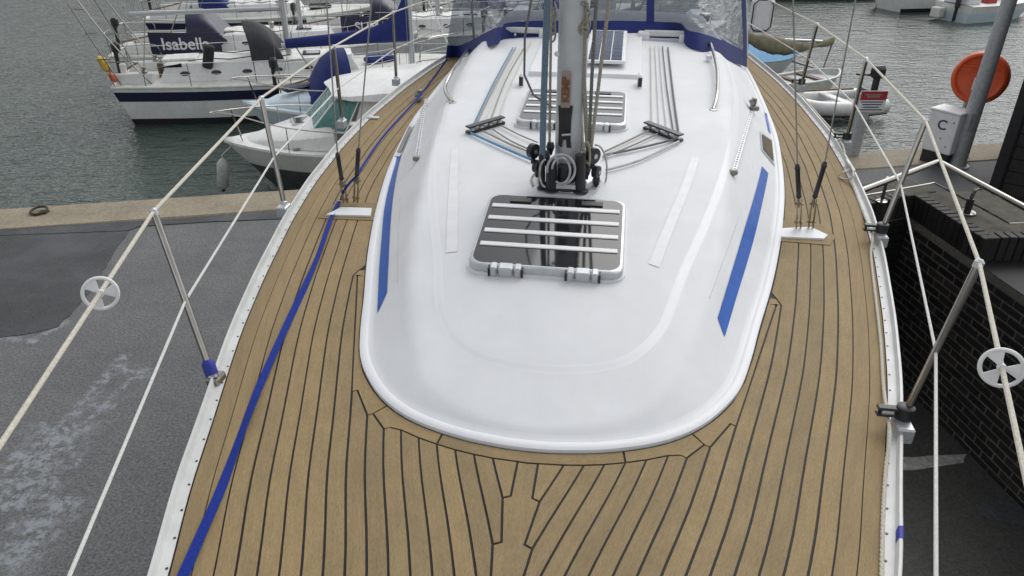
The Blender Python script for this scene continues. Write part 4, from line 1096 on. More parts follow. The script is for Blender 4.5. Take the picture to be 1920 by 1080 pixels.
# keep it a rectangle in the boat's frame
ua = bl(pc[0]).x; ub2 = bl(pc[2]).x; va = (bl(pc[0]).y + bl(pc[3]).y) / 2; vb = (bl(pc[1]).y + bl(pc[2]).y) / 2
A_ = B(ua, (va + vb) / 2, zc - DECK + .03); B_ = B(ub2, (va + vb) / 2, zc - DECK + .07); d = (B_ - A_).normalized(); nn = vx.cross(d).normalized(); nn = nn if nn.z > 0 else -nn; c = A_.lerp(B_, .5); L1 = (B_ - A_).length; W1 = vb - va
print('solar', round(L1, 2), round(W1, 2))
spn = ob('solar_panel', MB().box(c, (L1, W1, .022), (d, vx, nn), .004), M['white'], yacht)
for i in range(3):
    w3 = (W1 - .05) / 3
    ob('cell', MB().box(c + nn * .0125 + vx * ((i - 1) * w3), (L1 - .06, w3 - .008, .002), (d, vx, nn)), M['cell'], spn, 0)
    gl = MB()
    for k in range(9): gl.box(c + nn * .0141 + vx * ((i - 1) * w3) + d * ((k - 4) * (L1 - .07) / 9), (.0022, w3 - .014, .0006), (d, vx, nn))
    ob('grid_lines', gl, M['galv'], spn, 0, kind='stuff')
ob('support', MB().box(c - nn * .03 - d * (L1 * .38), (.05, W1 * .82, .04), (d, vx, nn), .004).box(c - nn * .045 + d * (L1 * .3), (.05, W1 * .5, .07), (d, vx, nn), .004), M['dsteel'], spn)
# ---- sprayhood
band = [(836, 110), (850, 100), (881, 92), (915, 88), (934, 84), (945, 74), (1000, 70), (1060, 70), (1120, 70), (1180, 70), (1240, 72), (1275, 74), (1290, 90), (1320, 98), (1363, 112), (1400, 127)]
base = [hit(*p, .004) for p in band]; base = [bl(p) for p in base]
for p in base:
    p.x = min(p.x, 7.9)
print('hood base', [(round(p.x, 2), round(p.y, 2), round(p.z, 2)) for p in base])
bc_ = catmull(base, 4)
vm = max(abs(p.y) for p in bc_)
def hoodpt(p, t):
    """t 0 at the base, 1 at the top arch"""
    a = p.y / vm; top = Vector((7.55 + .25 * a * a, p.y * .86, 1.30 - .30 * abs(a) ** 3)); q = p.lerp(top, t)
    bulge = math.sin(t * math.pi) * .05; return B(q.x - bulge, q.y, q.z + bulge * .5)
def hoodrows(i0, i1, t0, t1, n=8, off=0.0):
    rows = []
    for k in range(n + 1):
        t = t0 + (t1 - t0) * k / n; r_ = []
        for i in range(i0, i1 + 1):
            q = hoodpt(bc_[i], t)
            if off: q = q + (CAM - q).normalized() * 0 + ux * -off
            r_.append(q)
        rows.append(r_)
    return rows
nB = len(bc_) - 1
sk = MB().sheet(hoodrows(0, nB, .0, .13, 3), .004)
def bx(px):   # hood column nearest to a pixel column along the base
    return min(range(nB + 1), key=lambda i: abs((960 + FPX * B(*bc_[i]).x / (B(*bc_[i]).y * math.cos(_th) - (B(*bc_[i]).z - CAM_Z) * math.sin(_th))) - px))
hood = ob('sprayhood', sk, M['canvas'], yacht, 60)
iL, iR = bx(1014), bx(1212)
for i in (iL, iR): ob('seam_band', MB().sheet(hoodrows(i, i + 1, .13, 1.0, 10, .004), .003), M['canvas'], hood, 60)
for i0, i1 in ((1, iL), (iL + 1, iR), (iR + 1, nB - 1)):
    rows = hoodrows(i0, i1, .13, .92, 14)
    for k, r_ in enumerate(rows):     # slack, creased film
        for j, p in enumerate(r_):
            if 0 < k < len(rows) - 1 and 0 < j < len(r_) - 1: r_[j] = p + ux * (.012 * math.sin(k * 1.3 + j * .9) + .008 * math.sin(k * .5 - j * 1.7))
    ob('window', MB().grid(rows), M['vinyl'], hood, 80)
ob('edge_band', MB().sheet(hoodrows(0, 1, .0, 1.0, 10, .003), .003), M['canvas'], hood, 60)
ob('edge_band', MB().sheet(hoodrows(nB - 1, nB, .0, 1.0, 10, .003), .003), M['canvas'], hood, 60)
rows = hoodrows(0, nB, .92, 1.0, 2)
for dz in (.04, .05): rows.append([B(bl(p).x + .5 if dz == .04 else bl(p).x + 1.0, bl(p).y, bl(p).z + dz * (1 if dz == .04 else .2)) for p in rows[2]])
ob('canopy', MB().sheet(rows, .004), M['canvas'], hood, 60)
ob('hood_stud', MB().lathe(hit(966, 72, .03), -ux, [(.012, 0), (.008, .008)], 10), M['alu'], hood)
# creases: pale reinforcing folds stitched into the left window
# ---- cockpit
for side in (-1, 1):
    ob('coaming', MB().box(B(8.75, side * 1.02, .15), (1.5, .22, .34), (ux, vx, Z3), .05), M['gelcoat'], yacht)
    ob('cockpit_seat', MB().box(B(8.75, side * .68, .0), (1.48, .44, .06), (ux, vx, Z3)), M['teak'], yacht, 0, uv=[(x * .4, y * 1.4) for x in (0, 1) for y in (0, 1) for z in (0, 1)])
    wn_ = ob('winch', MB().lathe(B(8.3, side * 1.02, .32), Z3, [(.07, 0), (.07, .03), (.045, .05), (.05, .11), (.06, .13), (.03, .14)], 18), M['steel'], yacht)
ob('cockpit_sole', MB().box(B(8.75, 0, -.1), (1.5, .95, .2), (ux, vx, Z3)), M['gel2'], yacht)
whl = B(9.2, 0, .55)
wh = ob('steering_wheel', MB().tube([whl + vx * (.42 * math.cos(a)) + Z3 * (.42 * math.sin(a)) for a in [i * math.pi / 20 for i in range(40)]], .014, 8, closed=True), M['steel'], yacht)
for i in range(5): a = i * 1.2566; ob('spoke', MB().tube([whl, whl + vx * (.42 * math.cos(a)) + Z3 * (.42 * math.sin(a))], .008, 8), M['steel'], wh)
ob('binnacle', MB().box(B(9.05, 0, .3), (.16, .2, .62), (ux, vx, Z3), .04), M['gelcoat'], yacht)
# white cased lifebuoy on the pushpit and flag staffs
hs0 = unY(1428, 28, B(9.35, 1.3).y)
hb_ = ob('lifebuoy_case', MB().box(hs0, (.26, .12, .40), (vx, ux, Z3), .05), M['white'], yacht)
ob('piping', MB().tube([hs0 - ux * .062 + vx * a + Z3 * b for a, b in ((-.07, -.17), (.06, -.17), (.11, -.12), (.11, .12), (.06, .17), (-.06, .17), (-.11, .12), (-.11, -.12))], .008, 6, closed=True), M['black'], hb_)
for px in (1386, 1399):
    a = unY(px + 2, 112, B(8.4, 1.3).y); b = unY(px, 0, B(8.4, 1.3).y); ob('hood_stay', MB().tube([Vector((a.x, a.y, DECK + .0)), a, b, b + (b - a) * .6], .012, 10), M['white'], yacht)
# ---- cleat on the port side
cl = Pd(1592, 322, .0)
cu = bl(cl)
ct_ = MB()
for s in (-1, 1): ct_.lathe(B(cu.x + s * .03, cu.y, 0), Z3, [(.016, 0), (.011, .035)], 10)
ct_.tube([B(cu.x - .11, cu.y, .045), B(cu.x - .05, cu.y, .04), B(cu.x + .05, cu.y, .04), B(cu.x + .11, cu.y, .045)], [.006, .011, .011, .006], 10)
ob('cleat', ct_, M['alu'], yacht)
cl2 = bl(Pd(697, 222, 0)); ob('deck_filler', MB().box(B(cl2.x, cl2.y, .006), (.05, .12, .014), (ux, vx, Z3), .004), M['alu'], yacht)
# ---- loose lines on deck (things of their own)
def helix(P, r, m, name, label, cat, tw=.055, n=3):
    P = catmull(P, 10); mb = MB(); d = [0]
    for a, b in zip(P, P[1:]): d.append(d[-1] + (b - a).length)
    N = int(d[-1] / .008); S = []
    xs = [np.interp(np.linspace(0, d[-1], N), d, [p[i] for p in P]) for i in range(3)]
    C = [Vector((xs[0][i], xs[1][i], xs[2][i])) for i in range(N)]
    for k in range(n):
        Q = []
        for i in range(N):
            t = (C[min(i + 1, N - 1)] - C[max(i - 1, 0)]).normalized(); s = t.cross(Z3).normalized(); up = s.cross(t)
            a = 2 * math.pi * (i * d[-1] / N / tw + k / n); Q.append(C[i] + (s * math.cos(a) + up * math.sin(a)) * r * .5)
        mb.tube(Q, r * .62, 6)
    return ob(name, mb, M[m], None, 60, label, cat)
helix([Pd(x, y, h) for x, y, h in ((1650, 1150, .007), (1653, 1080, .007), (1656, 960, .007), (1661, 880, .014), (1668, 815, .05), (1663, 775, .045), (1656, 720, .009), (1651, 640, .007), (1642, 560, .007), (1633, 480, .009), (1636, 445, .045), (1630, 425, .04), (1619, 400, .006), (1604, 360, .006), (1594, 332, .03))], .0062, 'rope', 'furling_line', 'cream braided line running along the right deck edge through black fairleads', 'rope')
ob('rope_tail', MB().tube(catmull([Pd(x, y, h) for x, y, h in ((1592, 318, .045), (1582, 322, .05), (1574, 330, .012), (1584, 336, .012), (1600, 330, .05), (1596, 312, .055), (1586, 300, .02), (1580, 272, .05), (1560, 244, .008), (1530, 210, .006), (1505, 180, .03))], 6), .006, 8), M['rope'], None, 60, 'cream line tail made fast on the right side deck cleat', 'rope')
# blue webbing strap from the bow to the left chainplate
sp_px = [(325, 1130), (352, 1062), (408, 930), (432, 870), (470, 775), (500, 702), (540, 605), (575, 527), (600, 470), (622, 410), (637, 378)]
C = catmull([Pd(x, y, .004) for x, y in sp_px], 6); rows = []
for i, p in enumerate(C):
    t = (C[min(i + 1, len(C) - 1)] - C[max(i - 1, 0)]).normalized(); s = t.cross(Z3).normalized(); k = i / len(C)
    w = .0150 * (1 - .15 * sstep(k, .5, 1)); tilt = .004 * math.sin(k * 13) + .002 * math.sin(k * 31); p = p + Z3 * (.005 + .005 * math.sin(k * 17)) + s * (.004 * math.sin(k * 11))
    rows.append([p + s * -w + Z3 * (tilt + .001), p + Z3 * .002, p + s * w + Z3 * (.001 - tilt)])
ob('webbing_strap', MB().sheet(rows, .0018), M['strap'], None, 60, 'bright blue webbing strap lying along the left side of the teak deck', 'strap')
p0 = Pd(637, 378, .006); 
tl_ = [(639, 374, .02), (646, 356, .10), (660, 338, .16), (668, 330, .17), (690, 296, .16), (720, 254, .16), (758, 212, .17), (776, 193, .17)]
Q = [Pd(x, y, h) for x, y, h in tl_]
ob('lashing_line', MB().tube(catmull(Q, 6) + [hit(800, 165, .01), hit(822, 135, .01), hit(838, 112, .01)], .0068, 8), M['strap'], None, 60, 'thin blue line tied to the left shrouds and led aft along the cabin side', 'rope')
# ================================================================== boats in the harbour
def fr(x, y, yaw, z=None):
    return Matrix.Translation((x, y, WZ if z is None else z)) @ Matrix.Rotation(yaw, 4, 'Z')
def loft(T, L, beam, fb, sternf=.72, flare=.12, rake=.5, trans=.35, n=30, depth=.35, sheer=.22, full=.45):
    """hull grid; returns rows (stern->bow) and gunwale function"""
    def hb(x):
        f = x / L
        s = sternf + (1 - sternf) * math.sin(min(1, f / full) * math.pi / 2) if f < full else math.cos(((f - full) / (1 - full)) ** 1.9 * math.pi / 2) ** .85
        return beam / 2 * max(s, .0)
    def sz(x): f = x / L; return fb * (1 + sheer * (f - .35) ** 2 / .42 * (1 if f > .35 else .35))
    lev = [1, .96, .8, .62, .45, .28, .12, 0, -.5, -1]
    def P(x, s, l):
        z = sz(x) * l if l >= 0 else depth * l
        k = 1 - flare * (1 - max(l, 0)) if l >= 0 else (1 - flare) * (1 + .65 * l)
        f = x / L; xx = x - rake * (1 - l) * max(0, f - .55) / .45 * (1.0 if l >= 0 else 1) + trans * (1 - max(l, 0)) * max(0, 1 - f * 5)
        return T @ Vector((xx, s * hb(x) * k * (1 - .25 * (1 - max(l, 0)) * max(0, f - .6) / .4), z))
    return hb, sz, P, lev
def hullmesh(P, lev, L, n=34, l0=0, l1=None, off=0.0):
    mb = MB(); lv = lev
    rows = []
    for i in range(n + 1):
        x = L * (1 - (1 - i / n) ** 1.3)
        rows.append([P(x, -1, l) for l in lv] + [P(x, 1, l) for l in lv[::-1]])
    mb.grid(rows); m = len(rows[0]); mb.f.append(tuple(range(m))); return mb
def bandmesh(P, L, la, lb, T, off=.012, n=34):
    mb = MB()
    for s in (-1, 1):
        rows = []
        for i in range(n + 1):
            x = L * (1 - (1 - i / n) ** 1.3); a, b = P(x, s, la), P(x, s, lb); nn = (T.to_3x3() @ Vector((0, s, 0))) * off; rows.append([a + nn, a.lerp(b, .5) + nn, b + nn])
        mb.grid(rows)
    rows = [[P(0, s, la) + T.to_3x3() @ Vector((-off, s * off, 0)) for s in (-1, 1)], [P(0, s, lb) + T.to_3x3() @ Vector((-off, s * off, 0)) for s in (-1, 1)]]
    mb.grid(rows); return mb
def tprism(T, poly, z0, z1, ins=0.0, insx=None):
    """plan polygon raised from z0 to z1 with the top drawn in"""
    cx_ = sum(p[0] for p in poly) / len(poly); cy_ = sum(p[1] for p in poly) / len(poly)
    mb = MB(); n = len(poly)
    def sh(p, d): 
        q = Vector((p[0] - cx_, p[1] - cy_)); return (p[0] - math.copysign(min(abs(q.x), insx if insx is not None else d), q.x), p[1] - math.copysign(min(abs(q.y), d), q.y))
    tp = [sh(p, ins) for p in poly]; mid = [sh(p, ins * .75) for p in poly]
    lo = [T @ Vector((p[0], p[1], z0)) for p in poly]; md = [T @ Vector((p[0], p[1], z0 + (z1 - z0) * .85)) for p in mid]; hi = [T @ Vector((p[0], p[1], z1)) for p in tp]
    mb.v = lo + md + hi
    for l in range(2):
        for i in range(n): mb.f.append((l * n + i, l * n + (i + 1) % n, (l + 1) * n + (i + 1) % n, (l + 1) * n + i))
    mb.f.append(tuple(2 * n + i for i in range(n))); return mb
def sailboat(name, label, T, L=9.2, beam=3.0, fb=1.05, hull='boatw', stripe='navy', stripe_lev=(.62, .86), deckm='boatc', cabin=(.27, .68, .42), mast_x=.58, boom_len=3.6, boom_z=1.35, cover=None, hood='chargrey', dodger=None, mast_h=11, group='yachts moored in the harbour', rails=True, ports=4, poles=True):
    o = T.to_translation(); e = empty(name, T @ Vector((L / 2, 0, 0)), label, 'yacht', group)
    R3 = T.to_3x3(); X_, Y_, = R3 @ Vector((1, 0, 0)), R3 @ Vector((0, 1, 0))
    hb, sz, P, lev = loft(T, L, beam, fb)
    ob('hull', hullmesh(P, lev, L), M[hull], e, 50)
    if stripe: ob('sheer_stripe', bandmesh(P, L, *stripe_lev, T), M[stripe], e, 50)
    ob('boot_top_shade', bandmesh(P, L, .0, .16, T, .010), M['dark'], e, 50)  # boot-top paint, made taller to paint in the dark shading at the waterline
    ob('rubbing_strake', MB().tube([P(L * i / 24, -1, .97) for i in range(24)] + [P(L, 1, .97)] + [P(L * i / 24, 1, .97) for i in range(23, -1, -1)], .03, 6), M['boatc'], e)
    rows = [[P(L * i / 30, s * 1.0, 1.0) + Z3 * (.03 - .05 * (abs(s) > .99)) if abs(s) > .99 else T @ Vector((L * i / 30, s * hb(L * i / 30), sz(L * i / 30) + .02)) for s in (-1, -.5, 0, .5, 1)] for i in range(31)]
    ob('deck', MB().grid(rows), M[deckm], e, 40)
    # cabin with sloping front
    ca, cb_, ch = cabin; xa, xb = ca * L, cb_ * L; w0 = hb(xa) * .66; w1 = hb(xb) * .42
    zc_ = sz((xa + xb) / 2)
    poly = [(xa, -w0), (xa + (xb - xa) * .5, -hb(xa + (xb - xa) * .5) * .62), (xb, -w1), (xb, w1), (xa + (xb - xa) * .5, hb(xa + (xb - xa) * .5) * .62), (xa, w0)]
    cab_ = ob('cabin', tprism(T, poly, zc_ - .05, zc_ + ch, .12, .25), M['boatw'], e, 30)
    for i in range(ports):
        f = .16 + .70 * i / max(1, ports - 1); x = xa + (xb - xa) * f * .85
        t = (f * .85); wv = (w0 + (hb(xa + (xb - xa) * .5) * .62 - w0) * min(1, t * 2)) if t < .5 else (hb(xa + (xb - xa) * .5) * .62 + (w1 - hb(xa + (xb - xa) * .5) * .62) * (t - .5) * 2)
        for s in (-1, 1):
            c = T @ Vector((x, s * (wv - .052), zc_ + ch * .48)); nrm_ = (Y_ * s + Z3 * .2).normalized()
            ob('porthole', MB().ball(c, .1, 14, 6, (1.35, .22, .62), (X_, nrm_, X_.cross(nrm_))), M['acryl'], cab_)
    ob('hatch', MB().box(T @ Vector((xa + (xb - xa) * .75, 0, zc_ + ch + .02)), (.5, .5, .05), (X_, Y_, Z3), .02), M['acryl'], cab_)
    # cockpit
    for s in (-1, 1): ob('coaming', MB().box(T @ Vector((xa * .52, s * w0 * .92, zc_ + .14)), (xa * .86, .12, .3), (X_, Y_, Z3), .03), M['boatw'], e)
    ob('cockpit_well', MB().box(T @ Vector((xa * .52, 0, zc_ - .0)), (xa * .8, w0 * 1.5, .05), (X_, Y_, Z3)), M['boatc'], e)
    ob('tiller', MB().tube([T @ Vector((.15, 0, zc_ + .2)), T @ Vector((xa * .5, 0, zc_ + .42))], .025, 6), M['wood'], e)
    if hood:
        rows = []
        for k in range(7):
            t = k / 6; rows.append([T @ Vector((xa + .75 - t * 1.15 + .1 * abs(math.cos(a)), w0 * .98 * math.cos(a), zc_ + ch * .55 + (.15 + .75 * math.sin(min(1, t * 1.5) * math.pi / 2)) * math.sin(a) ** .6)) for a in [math.pi * j / 12 + 1e-4 for j in range(12)] + [math.pi - 1e-4]])
        ob('sprayhood', MB().grid(rows), M[hood], e, 60)
    mx_ = mast_x * L; mzb = zc_ + ch - .02
    ms = ob('mast', MB().tube([T @ Vector((mx_, 0, mzb)), T @ Vector((mx_, 0, mzb + mast_h))], [.075, .06], 12), M['mastalu'], e)
    bo0 = T @ Vector((mx_ - .08, 0, mzb + boom_z - .3)); bo1 = T @ Vector((mx_ - .08 - boom_len, .0, mzb + boom_z - .32))
    bm_ = ob('boom', MB().tube([bo0, bo1], .06, 10), M['alu'], e)
    if cover:
        n_ = 14; rows = []
        for i in range(n_ + 1):
            t = i / n_; c = bo0.lerp(bo1, t * .97); hgt = .85 * math.exp(-t * 9) + .30 - .16 * t; w = .17 - .08 * t
            rows.append([c + Y_ * (w * math.cos(a)) + Z3 * (.02 + max(0, math.sin(a)) * hgt + min(0, math.sin(a)) * .1) for a in [2 * math.pi * j / 12 for j in range(13)]])
        mbc = MB().grid(rows); mbc.f.append(tuple(range(13))); mbc.f.append(tuple(n_ * 13 + j for j in range(13))[::-1]); ob('sail_cover', mbc, M[cover], bm_, 60)
    for s in (-1, 1):
        for xx in (mx_ - .3, mx_ + .02): ob('shroud', MB().tube([T @ Vector((xx, s * hb(mx_) * .95, sz(mx_))), T @ Vector((mx_, 0, mzb + mast_h * .9))], .006, 5), M['dsteel'], e)
    ob('forestay', MB().tube([T @ Vector((L - .1, 0, sz(L))), T @ Vector((mx_, 0, mzb + mast_h * .98))], .02, 6), M['white'], e)
    # running gear and cockpit clutter
    for k in range(3): ob('halyard', MB().tube([T @ Vector((mx_ - .09 + .06 * k, (-.10, .1, -.08)[k], mzb + .1)), T @ Vector((mx_ - .05 + .03 * k, 0, mzb + mast_h * .8))], .008, 5), M['roped'], ms)
    ob('backstay', MB().tube([T @ Vector((.02, 0, sz(0))), T @ Vector((mx_, 0, mzb + mast_h * .98))], .006, 5), M['dsteel'], e)
    ob('mainsheet', MB().tube([bo1.lerp(bo0, .1), T @ Vector((xa * .55, 0, zc_ + .05))], .018, 6), M['roped'], bm_)
    for f in (.25, .55, .85): ob('lazy_jack', MB().tube([bo0.lerp(bo1, f) + Y_ * .06, T @ Vector((mx_, 0, mzb + mast_h * .5))], .004, 4), M['dsteel'], bm_)
    for s in (-1, 1):
        ob('winch', MB().lathe(T @ Vector((xa * .75, s * w0 * .92, zc_ + .28)), Z3, [(.08, 0), (.08, .05), (.05, .07), (.06, .16), (.03, .17)], 12), M['dsteel'], e)
        ob('grab_rail', MB().tube([T @ Vector((xa + (xb - xa) * (.15 + .1 * i), s * w0 * .55, zc_ + ch + (.02 if i % 2 == 0 else .07))) for i in range(6)], .016, 5), M['wood'], cab_)
    ob('washboard', MB().box(T @ Vector((xa - .02, 0, zc_ + ch * .45)), (.04, .6, ch * .95), (X_, Y_, Z3), .01), M['wood'], cab_)
    ob('sliding_hatch', MB().box(T @ Vector((xa + .55, 0, zc_ + ch + .03)), (.9, .7, .07), (X_, Y_, Z3), .02), M['boatc'], cab_)
    ob('vent', MB().lathe(T @ Vector((xa + (xb - xa) * .5, w0 * .3, zc_ + ch - .02)), Z3, [(.07, 0), (.07, .12), (.1, .15), (.1, .2), (.03, .24)], 12), M['steel'], cab_)
    ob('sail_bag', MB().box(T @ Vector((xb + .55, .1, sz(xb) + .13)), (.9, .45, .26), ((X_ * .95 + Y_ * .3).normalized(), (Y_ * .95 - X_ * .3).normalized(), Z3), .10), M['canvas' if L > 9.3 else 'chargrey'], e)
    ob('outboard', MB().box(T @ Vector((-.05, .45, sz(0) + .72)), (.22, .2, .3), (X_, Y_, Z3), .06).box(T @ Vector((-.08, .45, sz(0) + .3)), (.1, .1, .65), (X_, Y_, Z3), .02), M['black'], e)
    if rails:
        tops = {-1: [], 1: []}
        for s in (-1, 1):
            for f in (.22, .4, .58, .76):
                b = T @ Vector((L * f, s * (hb(L * f) - .05), sz(L * f))); t = b + Z3 * .6 + Y_ * s * .02; tops[s].append(t)
                ob('stanchion', MB().tube([b, t], .0125, 6), M['steel'], e)
            pp = T @ Vector((.05, s * hb(0) * .9, sz(0) + .62)); bowp = T @ Vector((L - .2, s * .12, sz(L) + .62))
            ob('lifeline', MB().tube([pp] + tops[s] + [bowp], .008, 5), M['white'], e)
            ob('lifeline', MB().tube([p - Z3 * .3 for p in [pp] + tops[s] + [bowp]], .006, 5), M['white'], e)
            ob('pulpit_rail', MB().tube(catmull([T @ Vector((L - 1.2, s * hb(L - 1.2) * .9, sz(L - 1.2))), T @ Vector((L - 1.0, s * hb(L - 1.0), sz(L) + .6)), bowp, T @ Vector((L + .05, 0, sz(L) + .62))], 4), .014, 6), M['steel'], e)
            ob('pushpit_rail', MB().tube(catmull([T @ Vector((.9, s * (hb(.9) - .05), sz(0))), T @ Vector((.85, s * hb(.85), sz(0) + .6)), pp, T @ Vector((-.02, s * .25, sz(0) + .62))], 4), .014, 6), M['steel'], e)
            ob('pushpit_post', MB().tube([T @ Vector((.08, s * hb(0) * .9, sz(0))), pp], .014, 6), M['steel'], e)
    if dodger:
        txt, f0, f1, ts = dodger
        a = T @ Vector((L * f0, -hb(L * f0) - .02, sz(0) + .02)); b = T @ Vector((L * f1, -hb(L * f1) - .02, sz(0) + .02)); d = (b - a).normalized(); nn = d.cross(Z3)
        dg = ob('dodger', MB().prism([a, b, b + Z3 * .62, a + Z3 * .66], .012, -nn if nn.y < 0 else nn), M['navy'], e, 0)
        ob('boat_name', text_mb(txt, ts, a.lerp(b, .5) + Z3 * .30 + (nn if nn.y < 0 else -nn) * .012, d, Z3, .004, .006), M['white'], dg, 0)
    return e, dict(T=T, hb=hb, sz=sz, P=P, X=X_, Y=Y_, zc=zc_, w0=w0, xa=xa, xb=xb, ch=ch)
GRP = 'yachts moored across the harbour'
ya, A = sailboat('moored_yacht', 'white yacht with a navy sheer stripe and yellow rescue bag on its stern', fr(-10.85, 20.9, R(12)), 9.4, 3.0, 1.05, group=GRP, cabin=(.12, .70, .46), mast_x=.49, boom_len=3.9, boom_z=1.55, hood=None, ports=5)
# stern gantry, rescue bag, winch covers and charcoal cockpit tent of the nearest yacht
T = A['T']
for s in (-1, 1):
    g_ = ob('gantry', MB().tube(catmull([T @ Vector((1.0, s * .95, A['sz'](0))), T @ Vector((.25, s * 1.0, A['sz'](0) + 1.15)), T @ Vector((-.28, s * 1.0, A['sz'](0) + 2.2))], 5), .018, 7), M['steel'], ya)
    ob('gantry', MB().tube(catmull([T @ Vector((.25, s * .95, A['sz'](0))), T @ Vector((-.1, s * 1.0, A['sz'](0) + 1.0)), T @ Vector((-.5, s * 1.0, A['sz'](0) + 2.1))], 5), .018, 7), M['steel'], ya)
for q in (.7, 1.35, 1.95): ob('gantry_bar', MB().tube([T @ Vector((-.02 - q * .2, -1.0, A['sz'](0) + q)), T @ Vector((.36 - q * .29, -1.0, A['sz'](0) + q))], .015, 6), M['steel'], ya)
ob('rescue_bag', MB().box(T @ Vector((-.08, -.82, A['sz'](0) + .55)), (.18, .26, .42), (A['X'], A['Y'], (Z3 - A['X'] * .3).normalized()), .06), M['yellow'], ya)
ob('rescue_light', MB().box(T @ Vector((.06, -.86, A['sz'](0) + .20)), (.14, .18, .26), (A['X'], A['Y'], (Z3 - A['X'] * .3).normalized()), .04), M['orange'], ya)
ob('outboard_pad', MB().box(T @ Vector((.3, -.6, A['sz'](0) + .25)), (.16, .10, .5), (A['X'], A['Y'], Z3), .03), M['boatw'], ya)
ob('winch_cover', MB().box(T @ Vector((2.55, -.80, A['sz'](0) + .62)), (.26, .26, .62), ((A['X'] * .95 - Z3 * .25).normalized(), A['Y'], (Z3 * .95 + A['X'] * .25).normalized()), .05), M['bblack'], ya)
rows = []
for k in range(9):
    t = k / 8; rows.append([T @ Vector((3.55 + .85 * math.sin(t * math.pi / 2) + .1 * math.cos(a * 2), -.85 * math.cos(a) * (1 - .1 * t), A['sz'](0) + .45 + (.95 - .85 * t * t) * math.sin(a) ** .7)) for a in [math.pi * j / 14 + 1e-4 for j in range(14)] + [math.pi - 1e-4]])
ob('cockpit_tent', MB().grid(rows), M['chargrey'], ya, 60)
ob('cabin_window', MB().prism([T @ Vector((x, -.93, A['sz'](0) + z)) for x, z in ((1.15, .40), (1.85, .50), (1.85, .40))], .02, A['Y']), M['acryl'], ya, 0)
yb, _b = sailboat('moored_yacht', 'white yacht with the name Isabella on its navy dodger', fr(-12.6, 24.6, R(10)), 9.6, 3.1, 1.1, stripe=None, group=GRP, cabin=(.28, .72, .45), mast_x=.6, boom_len=3.6, boom_z=1.7, hood='navy', dodger=('Isabella', .14, .36, .50))
yc, _c = sailboat('moored_yacht', 'yacht with a navy dodger lettered in white behind the blue sail cover', fr(-7.6, 27.4, R(7)), 10.0, 3.2, 1.15, stripe=None, group=GRP, cabin=(.3, .72, .45), mast_x=.5, boom_len=3.6, boom_z=1.8, hood='navy', dodger=('SUMA', .17, .37, .42))
ye, _e = sailboat('moored_yacht', 'navy hulled yacht with a royal blue cover on its boom', fr(-6.2, 19.9, R(16)), 8.6, 2.7, .85, hull='navy', stripe=None, group=GRP, cabin=(.25, .66, .38), mast_x=.42, boom_len=3.3, boom_z=1.22, cover='canvas', hood=None, ports=3)
# far row: more hulls along the top of the frame
far = [('white yacht half hidden at the top edge between two masts', -14.5, 31.5, 8, 'boatw', 'navy'), ('cream yacht behind the lettered navy dodger', -3.5, 32.0, 6, 'boatc', None), ('white yacht left of the blue sprayhood with a blue mast cover', -.8, 26.6, 14, 'boatw', None)]
for lb_, x, y, a, h_, st_ in far:
    sailboat('moored_yacht', lb_, fr(x, y, R(a)), 9.0, 2.9, 1.05, hull=h_, stripe=st_, group=GRP, hood='canvas', cover='canvas' if x > -2 else None)
# ------------------------------------------------------------------ white cabin cruiser under the left rail
def cruiser(name, label, T, L, beam, fb, hullm, lowm, deckz=.0, house=True, grp=None):
    e = empty(name, T @ Vector((L / 2, 0, 0)), label, 'motorboat', grp)
    R3 = T.to_3x3(); X_, Y_ = R3 @ Vector((1, 0, 0)), R3 @ Vector((0, 1, 0))
    hb, sz, P, lev = loft(T, L, beam, fb, .9, .22, 1.0, .1, depth=.3, sheer=.30, full=.35)
    ob('hull', hullmesh(P, lev, L), M[hullm], e, 50)
    if lowm: ob('hull_bottom', bandmesh(P, L, .0, .58, T, .014), M[lowm], e, 50)
    ob('rubbing_strake', MB().tube([P(L * i / 24, -1, .97) for i in range(24)] + [P(L, 1, .97)] + [P(L * i / 24, 1, .97) for i in range(23, -1, -1)], .028, 6), M['boatw'], e)
    rows = [[T @ Vector((L * i / 30, s * hb(L * i / 30) * .995, sz(L * i / 30) + .0 + .06 * (1 - abs(s)))) for s in (-1, -.5, 0, .5, 1)] for i in range(31)]
    ob('deck', MB().grid(rows), M[hullm], e, 40)
    return e, dict(T=T, hb=hb, sz=sz, P=P, X=X_, Y=Y_, L=L)
# local x runs stern -> bow, so the boat points back to the left
wy = R(180 + 21)
Wd = Vector((math.cos(wy), math.sin(wy), 0))
bow = Vector((-5.88, 14.75, WZ)); LW = 6.6; st = bow - Wd * LW
cw, C_ = cruiser('cabin_cruiser', 'white cabin cruiser with teal windscreen and grey bottom moored below the left rail', fr(st.x, st.y, wy), LW, 2.6, .98, 'boatw', 'grey')
T = C_['T']; sz = C_['sz']; hb = C_['hb']
def at(x, y, z): return T @ Vector((x, y, z))
